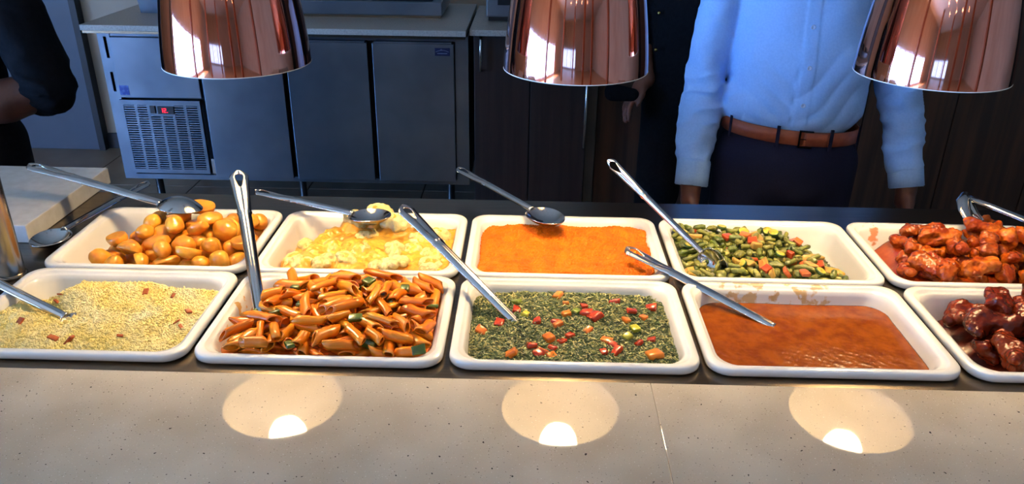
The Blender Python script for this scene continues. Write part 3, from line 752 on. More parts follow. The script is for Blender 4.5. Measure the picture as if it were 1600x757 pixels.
for i, (px, py) in enumerate(bac):
    x, y = px - cen[K][0], py - cen[K][1]; s = (.0078, .0040, .0016) if i in (0, 6, 7, 8, 2) else (.0042, .0024, .0011)
    V, F = box((-s[0], -s[1], -s[2]), s, .001); V = np.array(V); V[:, 2] += .0016 * np.sin(V[:, 0] * 400 + i); V[:, 1] += .0016 * np.sin(V[:, 0] * 300 + 2 * i)
    m = mesh('fried_bit', V, F); m.materials.append(bac_mat); o = obj('fried_bit', m, None, None, (px, py, float(rice(np.array(x), np.array(y))) + .0028))
    o.rotation_euler = (rng.normal(0, .3), rng.normal(0, .3), rng.uniform(0, 6)); tag(o, 'small reddish fried bit scattered on the rice', 'garnish', 'fried bits on the rice')

# ---- penne in tomato sauce
K = (2, 0)
def T_pen(x, y): return -.034 + sstep(-.140, -.095, x - .20 * y + .005) * (.036 + .018 * bell(x, .02, .11) * bell(y, .02, .09)) - .006 * sstep(.085, .1, y)
pen_mat = M('tomato_penne', (250, 162, 32), .30, c2=(240, 134, 18), ns=40, nd=3, c3=(228, 108, 14), rnd=.8, coat=.2)
def penne(L, R, flat, cut, ridges=True):
    n = 28; a = np.linspace(0, 2 * PI, n, endpoint=False); rr = R * (1 + (.06 * np.cos(14 * a) if ridges else 0)); ri = R * .76
    def ring(t, r): x = t * L / 2; return np.stack([x + cut * np.cos(a) * R * (1 if abs(t) == 1 else 0) , np.cos(a) * r, np.sin(a) * r * flat], 1)
    rings = [ring(-1, ri), ring(-1, rr), ring(-.6, rr * 1.02), ring(0, rr), ring(.6, rr * 1.02), ring(1, rr), ring(1, ri), ring(.4, ri), ring(-.4, ri), ring(-1, ri)]
    return loft(rings, False, False)
pen = []
for L, R, fl, cu, rd in ((.046, .0076, 1.0, .75, 1), (.042, .0074, .9, .8, 1), (.049, .0076, .95, .7, 0), (.040, .0080, .72, .8, 1), (.032, .0076, 1.0, .75, 1), (.045, .0082, .62, .8, 1)):
    V, F = penne(L, R, fl, cu, rd); V = np.array(V); V[:, 1] += .0022 * np.cos(V[:, 0] / L * PI); m = mesh('penne', V, F); m.materials.append(pen_mat); pen.append((V, m))
p_base = lambda x, y: np.clip(T_pen(x, y) - .018, -.05, -.016) + .0016 * fnoise(x, y, 0, 180, 7, 4)
field('tomato_sauce', K, p_base, M('tomato_sauce', (198, 84, 18), .3, c2=(214, 118, 34), ns=60, coat=.4, bump=.3, bs=240), (120, 86), 'orange-red tomato sauce between the penne', 'sauce', 'stuff')
hp = Heap(K, lambda x, y: p_base(x, y) - .005)
gp = [chunk(51, (.008, .0055, .0024), M('green_pepper', (84, 102, 28), .3, c2=(58, 78, 18), ns=60, coat=.4), 'green_pepper_piece'), chunk(52, (.006, .006, .003), bpy.data.materials['green_pepper'], 'green_pepper_piece')]
inp = lambda x, y: T_pen(np.array(x), np.array(y)) > -.028
go('penne', pen, 110, 'orange penne tube coated in tomato sauce', 'pasta', 'penne in the pasta dish', .003, .8, T_pen, inp, .003, (.90, 1.05), 70)
go('green_pepper_piece', gp, 8, 'dark green pepper piece between the penne', 'pepper', 'green pepper pieces in the pasta', .004, .8, T_pen, inp)
go('penne', pen, 95, 'orange penne tube coated in tomato sauce', 'pasta', 'penne in the pasta dish', .014, 1.1, T_pen, inp, .0035, (.88, 1.05), 80)
go('green_pepper_piece', gp, 14, 'dark green pepper piece between the penne', 'pepper', 'green pepper pieces in the pasta', .008, .6, T_pen, inp)

# ---- creamed spinach with diced pepper
K = (3, 0)
spin = lambda x, y: -.0155 + .0016 * fnoise(x, y, 0, 70, 6, 2) + .0012 * fnoise(x, y, 0, 300, 8, 5) - .004 * sstep(.10, .14, np.abs(x)) + .002 * bell(y, .05, .04)
sp_mat = M('creamed_spinach', (176, 172, 108), .3, c2=(70, 88, 44), ns=110, nd=5, lo=.46, hi=.58, coat=.3, bump=.3, bs=300)
spo, _ = field('creamed_spinach', K, spin, sp_mat, (180, 130), 'creamy green spinach filling its dish to below the rim', 'spinach', 'stuff')
V0 = []
shr = []
for k in range(5):
    L = .0042 * (1 + .3 * k / 4); W_ = .0011 * (1 + .25 * (k % 3)); rings = []
    for t in np.linspace(-1, 1, 5):
        w_ = W_ * (1 - .55 * t * t); b = .0012 * math.sin(2.2 * t + k) ; c = .0010 * math.cos(2.6 * t + 2 * k); rings.append([(t * L, b - w_, c), (t * L, b, c + .0006), (t * L, b + w_, c), (t * L, b, c - .0005)])
    shr.append(loft(rings))
def shreds(count, mat, name, label, dz):
    Vs, Fs, off = [], [], 0
    gx = rng.uniform(-.144, .144, count); gy = rng.uniform(-.1015, .1015, count); gz = spin(gx, gy); a_, b_ = hwin(gz)
    for x, y, z, a, b in zip(gx, gy, gz, a_, b_):
        if abs(x) > a - .004 or abs(y) > b - .004 or (abs(x) > a - .018 and abs(y) > b - .014): continue
        V, F = shr[rng.integers(5)]; R = np.array(Matrix.Rotation(rng.normal(0, .8) + (0 if rng.random() < .7 else 1.5), 3, 'Z') @ Matrix.Rotation(rng.normal(0, .25), 3, 'Y') @ Matrix.Rotation(rng.normal(0, .5), 3, 'X'))
        Vs.append(np.array(V) @ R.T * rng.uniform(.7, 1.3) + (x, y, z + dz + rng.uniform(-.0006, .0008))); Fs += [tuple(i + off for i in f) for f in F]; off += len(V)
    obj(name, mesh(name, np.concatenate(Vs), Fs), mat, spo, (0, 0, 0), label, None, None, 'stuff')
leafm = M('spinach_leaf', (46, 66, 28), .32, c2=(72, 92, 40), ns=90, nd=3, coat=.35)
shreds(7500, leafm, 'spinach_shreds', 'dark green chopped spinach shreds matted together', .0003)
shreds(3000, M('cream_shred', (200, 190, 124), .3, c2=(150, 152, 84), ns=90, coat=.3), 'creamy_shreds', 'pale cream-coated spinach shreds in the dark spinach', .0006)
red = [(-.077, 1.02), (.022, 1.033), (.068, 1.046), (-.048, .986), (.034, 1.0), (.024, 1.012), (.09, 1.015), (.12, 1.033), (-.054, .921), (-.027, .919), (-.014, .939), (-.003, .951), (-.047, .902), (.055, .931), (.091, .937), (.11, .949), (-.021, .987), (-.101, .98), (.042, .911), (.058, .915)]
ora = [(-.015, 1.067), (-.005, 1.04), (-.005, 1.009), (-.127, .961), (-.019, .976), (-.032, .944), (-.083, .899), (.047, .94), (.081, .992), (.106, 1.003), (.108, .905), (-.04, .911), (-.029, .899), (.024, .964)]
grn = [(-.064, 1.004), (.01, 1.018), (.09, .971), (.077, .949), (-.079, 1.039)]
pm = {'red': M('red_pepper_dice', (210, 66, 20), .25, c2=(190, 50, 16), ns=80, c3=(170, 58, 30), rnd=.5, coat=.5), 'orange': M('orange_pepper_dice', (234, 122, 26), .28, c2=(220, 98, 20), ns=80, c3=(236, 150, 44), rnd=.6, coat=.5), 'green': M('green_pepper_dice', (120, 140, 40), .28, c2=(90, 120, 30), ns=80, c3=(206, 196, 60), rnd=.9, coat=.5)}
for nm, L in (('red', red), ('orange', ora), ('green', grn)):
    for i, (px, py) in enumerate(L):
        px = float(np.clip(px, -.126, .122)); py = float(np.clip(py, .890, 1.064)); big = (nm, i) in (('red', 4), ('red', 8), ('orange', 10), ('orange', 5), ('orange', 6), ('red', 5)); f = 1.4 if big else .95
        s = np.array((.0066 * rng.uniform(.85, 1.35), .0056 * rng.uniform(.8, 1.1), .0030 * rng.uniform(.9, 1.2))) * f
        V, F = box(-s, s, s[2] * .6); V = np.array(V); V[:, 2] -= 9.0 * V[:, 0] ** 2; V *= (1 + .22 * fnoise(V[:, 0], V[:, 1], V[:, 2], 200, 5, i))[:, None]
        m = mesh(nm + '_pepper_dice', V, F); m.materials.append(pm[nm]); z = float(spin(np.array(px), np.array(py - RF)))
        o = obj(nm + '_pepper_dice', m, None, None, (px, py, z + s[2] * .75 + .0008)); o.rotation_euler = (rng.normal(0, .25), rng.normal(0, .25), rng.uniform(0, 6.28))
        if (nm, i) == ('red', 4): tag(o, 'biggest bright red pepper square standing proud on the spinach', 'pepper', 'pepper dice on the spinach')
        elif (nm, i) == ('orange', 10): tag(o, 'big orange pepper cube at the front corner of the spinach', 'pepper', 'pepper dice on the spinach')
        else: tag(o, {'red': 'small glossy red pepper dice lying on the spinach', 'orange': 'small orange pepper dice lying on the spinach', 'green': 'small yellow-green pepper dice lying on the spinach'}[nm], 'pepper', nm + ' pepper dice on the spinach')

# ---- gravy
K = (4, 0)
grav = lambda x, y: -.0245 + .0004 * fnoise(x, y, 0, 40, 6, 2) + .00018 * fnoise(x, y, 0, 380, 8, 5) * sstep(.02, -.06, y) + .0001 * fnoise(x, y, 0, 160, 8, 1)
gr_mat = M('brown_gravy', (132, 66, 9), .20, spec=.35, c2=(108, 46, 5), ns=55, nd=6, lo=.38, hi=.66, coat=.15, bump=.06, bs=220)
field('gravy', K, grav, gr_mat, (200, 150), 'rusty brown gravy with an oily sheen in its dish', 'gravy', 'stuff')

# ================================================================== serving spoons
def handle_mesh(L, w0, w1, bend):
    """long stamped handle: rounded hanging end with a drop-shaped hole, shoulder, then a ribbed channel to the neck at x = 0"""
    S = np.unique(np.concatenate([np.linspace(0, L, 60), L - np.linspace(0, .085, 44), L - .0001 - .014 * (1 - np.cos(np.linspace(0, PI / 2, 14)))])); rings = [[], []]
    for s in S:
        e = L - s
        if e < .014: w = w1 * math.sqrt(max(0, 1 - ((.014 - e) / .014) ** 2)) + .0004
        elif e < .085: w = w1 + (w0 * 1.05 - w1) * (e - .014) / .071
        elif e < .092: w = w0 * 1.05 + .0012 * math.sin((e - .085) / .007 * PI)
        else: w = w0 * (1.0 - .18 * (e - .092) / max(L - .092, .01))
        g = 0
        if .007 < e < .034: t = (e - .007) / .027; g = min(.0062 * math.sqrt(max(0, 1 - ((t - .32) / .32) ** 2)) if t < .32 else .0062 * (1 - (t - .32) / .68) ** .8, w * .72)
        rim = .0 if e > .086 else .0016
        arch = .0052 if e > .092 else .0022 + .003 * max(0, (e - .06)) / .032
        z0 = bend * (1 - math.exp(-s / .05))
        for side in (0, 1):
            q = []
            for t in np.linspace(0, 1, 6):
                y = g + (w - g) * t; yy = y / max(w, 1e-4); z = z0 + arch * (1 - yy ** 2) + (rim * math.exp(-((y - w * .55) / (w * .3 + 1e-4)) ** 2)) + (.0010 * math.exp(-((yy - .45) / .14) ** 2) if e > .092 else 0); q.append((y, z))
            lo_ = [(y, z - .0016) for y, z in q[::-1]]; lp = q + lo_
            rings[side].append([(-s, (y if side == 0 else -y), z) for y, z in (lp if side == 0 else lp[::-1])])
    mb = MB()
    for side in (0, 1): mb.add(*loft(rings[side]))
    bm = bmesh.new(); me = mb.mesh('handle', True); bm.from_mesh(me); bmesh.ops.remove_doubles(bm, verts=bm.verts, dist=4e-5); bmesh.ops.recalc_face_normals(bm, faces=bm.faces); bm.to_mesh(me); bm.free()
    me.polygons.foreach_set('use_smooth', [True] * len(me.polygons)); return me
def bowl_mesh(a, b, depth, slots=False):
    """oval bowl from x = 0 to 2a, open upwards, with wall thickness"""
    n = 40; th = np.linspace(0, 2 * PI, n, endpoint=False); rings = []
    def ring(f, dz): return [(a + a * f * math.cos(t) - (0.0), b * f * math.sin(t) * (1 - .12 * math.cos(t)), -depth * (1 - f ** 2.2) + dz) for t in th]
    for f in (.02, .25, .45, .65, .82, .93, .985, 1.0): rings.append(ring(f, 0))
    rings.append(ring(1.0, -.0014))
    for f in (.985, .93, .82, .65, .45, .25, .02): rings.append(ring(f, -.0016))
    return mesh('bowl', *loft(rings))
def spoon(name, label, E, T, bowl_tilt=0.0, L=None, w0=.0100, w1=.0145, bowl=(.043, .031, .017), bend=.0, roll=0.0, cat='spoon', sink=0.0, group=None, mat='spoon'):
    """E: hanging end, T: neck where the bowl starts; the bowl turns down or up by bowl_tilt"""
    E = np.array(E); T = np.array(T); d, s, u = frame_of(T - E); L = np.linalg.norm(T - E)
    R = Matrix((d, -s, u)).transposed()        # columns: x along handle to bowl, y sideways, z up
    R = R @ Matrix.Rotation(roll, 3, 'X')
    o = empty(name, tuple(T), label, cat, group); o.rotation_mode = 'QUATERNION'; o.rotation_quaternion = R.to_quaternion()
    obj('handle', handle_mesh(L, w0, w1, bend), MT[mat], o)
    b = obj('bowl', bowl_mesh(*bowl), MT[mat], o, (-.004, 0, .001)); b.rotation_euler = (0, -bowl_tilt, 0)
    return o
G = 'steel serving spoons in the dishes'
def along(a, b, t): a = np.array(a); b = np.array(b); return a + (b - a) * t
sp1E, sp1T = (-.9543, 1.3259, .0837), (-.6357, 1.2683, .02)
spoon('serving_spoon', 'long bright serving spoon lying across the baby potatoes', sp1E, along(sp1E, sp1T, .78), .10, group=G, bowl=(.040, .030, -.016), w0=.0112, w1=.0165)
spoon('serving_spoon', 'upright serving spoon stuck into the penne', (-.5305, 1.1987, .1269), (-.4256, .937, -.0265), .42, group=G, bowl=(.030, .024, .010))
sp3E, sp3T = (-.5642, 1.3564, .0300), (-.2931, 1.228, .0290)
spoon('serving_spoon', 'dark-looking serving spoon resting on the cauliflower', sp3E, along(sp3E, sp3T, .735), .12, group=G, bowl=(.040, .030, .015), w0=.0072, w1=.011)
spoon('serving_spoon', 'serving spoon standing in the creamed spinach', (-.2597, 1.1424, .0963), (-.0740, .9846, -.0185), .22, group=G, bowl=(.030, .024, .010))
sp5E, sp5T = (-.2025, 1.4877, .0345), (-.0024, 1.2516, .018)
spoon('serving_spoon', 'dark-looking serving spoon resting on the pumpkin mash', sp5E, along(sp5E, sp5T, .735), .05, group=G, bowl=(.040, .031, .015), w0=.0075, w1=.0115)
spoon('serving_spoon', 'slim serving spoon dug into the green vegetable mix', (.072, 1.3049, .1219), (.2219, 1.1754, .0100), .22, group=G, bowl=(.031, .021, .011), w0=.0058, w1=.0085, roll=1.2)
spoon('serving_spoon', 'serving spoon dipping into the brown gravy', (.0953, 1.1647, .0214), (.298, 1.0093, -.0275), .16, group=G, bowl=(.026, .022, .008), w0=.0085)
rE, rT = np.array((-.848, 1.0281, .0090)), np.array((-.7174, .965, -.006))
spoon('serving_spoon', 'serving spoon half buried in the yellow rice', rT + (rE - rT) * 1.75, rT + (rT - rE) * .02 - (0, 0, .004), -.12, group=G, bowl=(.030, .024, .010), w0=.0085)

# ladle lying on the steel top by the potatoes
lad = spoon('ladle', 'dark steel ladle lying on the steel top beside the potato dish', (-.802, 1.436, .012), (-.856, 1.225, .004), .0, bowl=(.034, .031, .014), w0=.0075, w1=.012, cat='ladle')

# tongs in the wing dish
tg = empty('tongs', (.690, 1.290, .045), 'steel tongs with a scalloped tip resting on the chicken wings', 'tongs')
def strap(P, W_, th=.0014, crown=.004):
    P = np.array(P); rings = []
    for i, p in enumerate(P):
        d, s, u = frame_of(P[min(i + 1, len(P) - 1)] - P[max(i - 1, 0)]); w_ = W_[i]; q = [p + s * w_ * t + u * crown * (1 - t * t) for t in np.linspace(-1, 1, 7)]
        rings.append(q + [v - u * th for v in q[::-1]])
    return loft(rings)
tE = np.array((.012, .034, .018))
a1 = [tE + t * (np.array((.24, -.213, -.022)) - tE) for t in np.linspace(0, 1, 8)]
obj('arm', mesh('arm', *strap(a1, np.linspace(.007, .012, 8))), MT['spoon'], tg)
a2 = [p + (.004 + .018 * (1 - i / 7), .02 * (1 - i / 7) + .002, -.014 + .010 * i / 7) for i, p in enumerate(a1)]
obj('arm', mesh('arm', *strap(a2, np.linspace(.007, .012, 8))), MT['spoon'], tg)
def claw(P, wid):
    me = mesh('claw', *strap(P, wid, .0014, .005)); return me
obj('claw', claw([tE + (.002, 0, .003), tE + (-.006, -.012, -.006), tE + (-.007, -.026, -.018), tE + (-.002, -.040, -.030), tE + (.006, -.050, -.036)], [.007, .011, .012, .011, .006]), MT['spoon'], tg)
obj('claw', claw([a2[0] + (.002, 0, .003), a2[0] + (.0, -.012, -.010), a2[0] + (.003, -.028, -.020), a2[0] + (.010, -.040, -.028)], [.007, .011, .012, .007]), MT['spoon'], tg)

# ================================================================== copper heat lamps
def lamp(loc, label):
    t = empty('heat_lamp', loc, label, 'lamp', 'copper heat lamps over the dishes')
    prof = [(.1062, 0), (.1058, .012), (.1040, .035), (.1012, .062), (.0972, .092), (.0925, .122), (.0860, .155), (.0770, .188), (.0655, .215), (.050, .236), (.030, .249), (.013, .254)]
    d = 0.0014
    V, F = lathe(prof + [(.012, .2542)], 96); obj('shade', mesh('shade', V, F), MT['copper'], t)
    inn = [(max(r - d, .006), z) for r, z in prof]
    V, F = lathe([(.1062, 0), (.1066, -.0012), (.1052, -.0012)] + inn, 96); obj('liner', mesh('liner', V, F[:]), MT['liner'], t)
    V, F = lathe([(.001, .044), (.014, .046), (.025, .053), (.032, .066), (.034, .080), (.032, .094), (.026, .112), (.019, .134), (.0165, .150), (.016, .176), (.001, .177)], 32)
    obj('bulb', mesh('bulb', V, F), MT['bulb'], t)
    V, F = lathe([(.001, .170), (.020, .170), (.021, .180), (.021, .240), (.001, .241)], 24); obj('socket', mesh('socket', V, F), MT['white'], t)
    V, F = lathe([(.020, .250), (.021, .262), (.019, .290), (.012, .300), (.005, .305), (.001, .305)], 32); obj('cap', mesh('cap', V, F), MT['copper_dark'], t)
    obj('cord', MB().add(*tube([(0, 0, .300), (0, 0, CE - loc[2] - .02)], .0035, 10)).mesh('cord', True), MT['cord'], t)
    V, F = lathe([(.001, CE - loc[2] - .03), (.045, CE - loc[2] - .026), (.05, CE - loc[2])], 28, cap1=True); obj('canopy', mesh('canopy', V, F), MT['copper_dark'], t)
    return t
l0 = lamp((-.4995, 1.180, .3080), 'polished copper heat lamp hanging in front of the steel fridge')
dup(l0, (.0015, 1.180, .3080), label='polished copper heat lamp hanging between the fridge and the man in blue')
dup(l0, (.5215, 1.180, .3080), label='polished copper heat lamp hanging in front of the blue-shirted man\'s arm')

# ================================================================== undercounter fridge at the back
fr = empty('undercounter_fridge', (-1.12, 3.42, FL), 'long stainless undercounter fridge with three doors and a slotted grille', 'fridge')
ox = 1.12
def fb(name, x0, x1, y0, y1, z0, z1, mat, b=.002, parent=fr, kind=None, label=None):
    return obj(name, fmesh(name, *box((x0 + ox, y0, z0 + ZO), (x1 + ox, y1, z1 + ZO), b)), mat, parent, (0, 0, 0), label, None, None, kind)
fb('cabinet_body', -1.912, -.332, .02, .68, -.745, -.078, MT['dark_gap'])
fb('side_panel', -1.915, -1.911, .0, .68, -.745, -.078, MT['fridge_steel'], 0)
fb('side_panel', -.331, -.327, .0, .68, -.745, -.078, MT['fridge_steel'], 0)
mb = MB()
S0 = FL - 0
def fbox(mbx, x0, x1, y0, y1, z0, z1, b=0): mbx.box((x0 + ox, y0, z0 + ZO), (x1 + ox, y1, z1 + ZO), b)
# left stile with two dark slots cut in it, built from pieces around the slots
for (x0, x1, z0, z1) in ((-1.911, -1.890, -.745, -.078), (-1.877, -1.862, -.745, -.078), (-1.890, -1.877, -.100, -.078), (-1.890, -1.877, -.252, -.192), (-1.890, -1.877, -.745, -.338)): fbox(mb, x0, x1, 0, .022, z0, z1)
fbox(mb, -.383, -.331, 0, .022, -.745, -.078)
fbox(mb, -1.862, -.383, 0, .022, -.745, -.722); fbox(mb, -1.862, -.383, .004, .022, -.098, -.078)
obj('front_frame', mb.mesh('front_frame'), MT['fridge_steel'], fr)
tp = fb('top_panel', -1.860, -1.500, -.012, .01, -.362, -.100, MT['fridge_steel'], .003)
stk = fb('sticker', -1.868 + .012, -1.815, -.0132, -.0118, -.350, -.308, MT['sticker'], 0, label='blurred blue sticker')
for x0, x1 in ((-1.477, -1.124), (-1.102, -.753), (-.731, -.386)):
    dd = fb('door', x0, x1, -.035, .012, -.718, -.102, MT['fridge_steel'], .0015)
    g = obj('handle_lip', fmesh('handle_lip', *box((x0 + ox + .01, -.030, -.1015 + ZO), (x1 + ox - .01, .0, -.0955 + ZO), .001)), MT['fridge_steel'], dd)
    if x0 > -.8:
        bd = obj('badge', fmesh('badge', *box((-.466 + ox, -.0375, -.150 + ZO), (-.402 + ox, -.0345, -.117 + ZO), .001)), MT['badge'], dd, label='small navy maker badge')
        mbb = MB(); arc = [(-.461 + .054 * t + ox, -.038, -.133 + .007 * math.sin(t * PI) + ZO) for t in np.linspace(0, 1, 9)]
        mbb.add(*tube(arc, .0011, 6)); mbb.box((-.455 + ox, -.0385, -.141 + ZO), (-.413 + ox, -.0372, -.1385 + ZO)); mbb.add(*tube([(-.442 + ox, -.038, -.128 + ZO), (-.438 + ox, -.038, -.121 + ZO), (-.434 + ox, -.038, -.128 + ZO)], .0012, 6))
        em = obj('emblem', mbb.mesh('emblem'), MT['badge_light'], dd, kind='stuff')
# slotted grille: frame, uprights and louvre slats, open between
gx0, gx1, gz0, gz1 = -1.868, -1.512, -.712, -.372
gr = MB()
fbox(gr, gx0, gx1, -.014, .004, gz1 - .022, gz1, 0); fbox(gr, gx0, gx1, -.014, .004, gz0, gz0 + .02, 0)
nC = 6; m0, m1 = gx0 + .014, gx1 - .014; cw = (m1 - m0) / nC
fbox(gr, gx0, m0, -.014, .004, gz0 + .02, gz1 - .022); fbox(gr, m1, gx1, -.014, .004, gz0 + .02, gz1 - .022)
for i in range(1, nC): fbox(gr, m0 + cw * i - .006, m0 + cw * i + .006, -.0135, .004, gz0 + .02, gz1 - .022)
fbox(gr, m0 + 2 * cw, m0 + 4 * cw, -.0132, .004, gz1 - .066, gz1 - .02)
go_ = obj('grille', gr.mesh('grille'), MT['fridge_steel'], fr)
sl = MB(); nS = 28; dz = (gz1 - .022 - gz0 - .02) / nS
for i in range(nS):
    z = gz0 + .02 + dz * (i + .5)
    if z < gz1 - .066: fbox(sl, m0, m1, -.0125, .003, z - dz * .24, z + dz * .24)
    else: fbox(sl, m0, m0 + 2 * cw, -.0125, .003, z - dz * .24, z + dz * .24); fbox(sl, m0 + 4 * cw, m1, -.0125, .003, z - dz * .24, z + dz * .24)
obj('louvre_slats', sl.mesh('louvre_slats'), MT['fridge_steel'], go_, kind='stuff')
fb('rocker_switch', -1.736, -1.712, -.019, -.0125, -.430, -.396, MT['blackplastic'], .002, label='black rocker switch')
ctl = fb('control_display', -1.703, -1.630, -.018, -.0125, -.433, -.398, MT['blackplastic'], .002, label='black control with red digits')
def seg(x, z, digit):
    w_, h_, t_ = .011, .020, .0028; mbs = MB()
    S = {'1': 'bc', '2': 'abged'}[digit]
    B = {'a': (0, w_, h_ - t_, h_), 'd': (0, w_, 0, t_), 'g': (0, w_, h_ / 2 - t_ / 2, h_ / 2 + t_ / 2), 'b': (w_ - t_, w_, h_ / 2, h_), 'c': (w_ - t_, w_, 0, h_ / 2), 'e': (0, t_, 0, h_ / 2), 'f': (0, t_, h_ / 2, h_)}
    for c in S: x0, x1, z0, z1 = B[c]; fbox(mbs, x + x0, x + x1, -.0187, -.0178, z + z0, z + z1)
    return mbs.mesh('digit')
obj('digit', seg(-1.690, -.4255, '1'), MT['led'], ctl); obj('digit', seg(-1.675, -.4255, '2'), MT['led'], ctl)
mbd = MB(); fbox(mbd, -1.661, -1.658, -.0187, -.0178, -.4255, -.4227); obj('decimal_point', mbd.mesh('decimal_point'), MT['led'], ctl)
fb('corner_bracket', -1.500, -1.486, -.012, .01, -.712, -.640, MT['bar'], .001)
for x in (-1.80, -1.12, -.42):
    for y in (.08, .60): obj('foot', MB().add(*lathe([(.001, 0), (.026, 0), (.026, .012), (.017, .02), (.017, .205)], 16, (x + ox, y, 0))).mesh('foot', True), MT['blackplastic'], fr)
# its stone worktop, and what stands on it
wt = empty('fridge_worktop', (-1.14, 3.75, -.078), 'speckled grey stone worktop with a steel edge on the fridge', 'worktop')
obj('slab', fmesh('slab', *box((-.812, -.385, .012), (.808, .35, .036), .002)), MT['worktop'], wt)
obj('edge_strip', fmesh('edge_strip', *box((-.808, -.379, 0.0), (.804, .34, .0118), .001)), MT['steel'], wt)
ap = empty('steel_rail', (-1.02, 3.83, -.042), 'low stainless prep rail standing along the fridge worktop', 'kitchen equipment')
obj('body', fmesh('body', *box((-.70, -.18, .012), (.560, .22, .070), .004)), MT['fridge_steel'], ap)
obj('plinth', fmesh('plinth', *box((-.69, -.168, 0), (.55, .21, .0118))), MT['steel'], ap)
for k in range(4):
    obj('pan_lid', fmesh('pan_lid', *box((-.66 + .30 * k, -.14, .0702), (-.385 + .30 * k, .18, .078), .003)), MT['dark_gap' if k % 2 else 'steel'], ap)
tb = empty('clear_tub', (-1.78, 3.72, -.042), 'translucent pale plastic tub at the end of the fridge worktop', 'tub')
pl_ = M('frosted_plastic', (206, 216, 230), .25, c2=(190, 202, 220), ns=10); pl_.node_tree.nodes['Principled BSDF'].inputs['Transmission Weight'].default_value = .35
V, F = loft([rrect(a, b, .015, z, 5) for a, b, z in ((.055, .045, 0), (.062, .052, .10), (.066, .056, .10), (.066, .056, .103), (.060, .050, .103), (.053, .043, .004))]); obj('body', mesh('body', V, F), pl_, tb)
V, F = loft([rrect(a, b, .016, z, 5) for a, b, z in ((.068, .058, .1032), (.069, .059, .110), (.060, .05, .114))]); obj('lid', mesh('lid', V, F), MT['white'], tb)

# dark cupboards beside the fridge
cu = empty('dark_cupboard', (-.06, 3.42, FL), 'dark wenge cupboard with tall bar handles beside the fridge', 'cupboard')
obj('carcass', fmesh('carcass', *box((-.245, .03, .09), (.252, .62, .885), .002)), MT['wenge'], cu)
obj('kickboard', fmesh('kickboard', *box((-.245, .05, 0), (.252, .60, .0895))), MT['dark_gap'], cu)
d1 = obj('door', fmesh('door', *box((-.243, .006, .10), (-.002, .0295, .878), .002)), MT['wenge'], cu)
d2 = obj('door', fmesh('door', *box((.002, .006, .10), (.250, .0295, .878), .002)), MT['wenge'], cu)
obj('handle', MB().add(*tube([(-.214, .0065, .872), (-.214, -.022, .866), (-.214, -.022, .735), (-.214, .0065, .730)], .006, 10)).mesh('handle', True), MT['bar'], d1)
obj('handle', MB().add(*tube([(.243, .0065, .70), (.243, -.024, .69), (.243, -.024, .40), (.243, .0065, .39)], .006, 10)).mesh('handle', True), MT['bar'], d2)
ct = obj('cupboard_worktop', fmesh('cupboard_worktop', *box((-.318, 3.385, -.0650), (.194, 4.04, -.040), .002)), MT['worktop'], label='pale stone worktop on the dark cupboard', cat='worktop')
bx = empty('grey_appliance', (-.06, 3.74, -.040), 'grey box-shaped appliance on the cupboard worktop behind the middle lamp', 'appliance')
obj('housing', fmesh('housing', *box((-.20, -.14, .018), (.22, .22, .30), .006)), M('grey_housing', (110, 110, 112), .4, .3, c2=(98, 98, 100), ns=6), bx)
obj('foot_rail', fmesh('foot_rail', *box((-.19, -.13, 0), (.21, .21, .0178))), MT['blackplastic'], bx)
obj('front_grille', fmesh('front_grille', *box((-.15, -.146, .07), (.10, -.139, .20), .002)), MT['blackplastic'], bx)

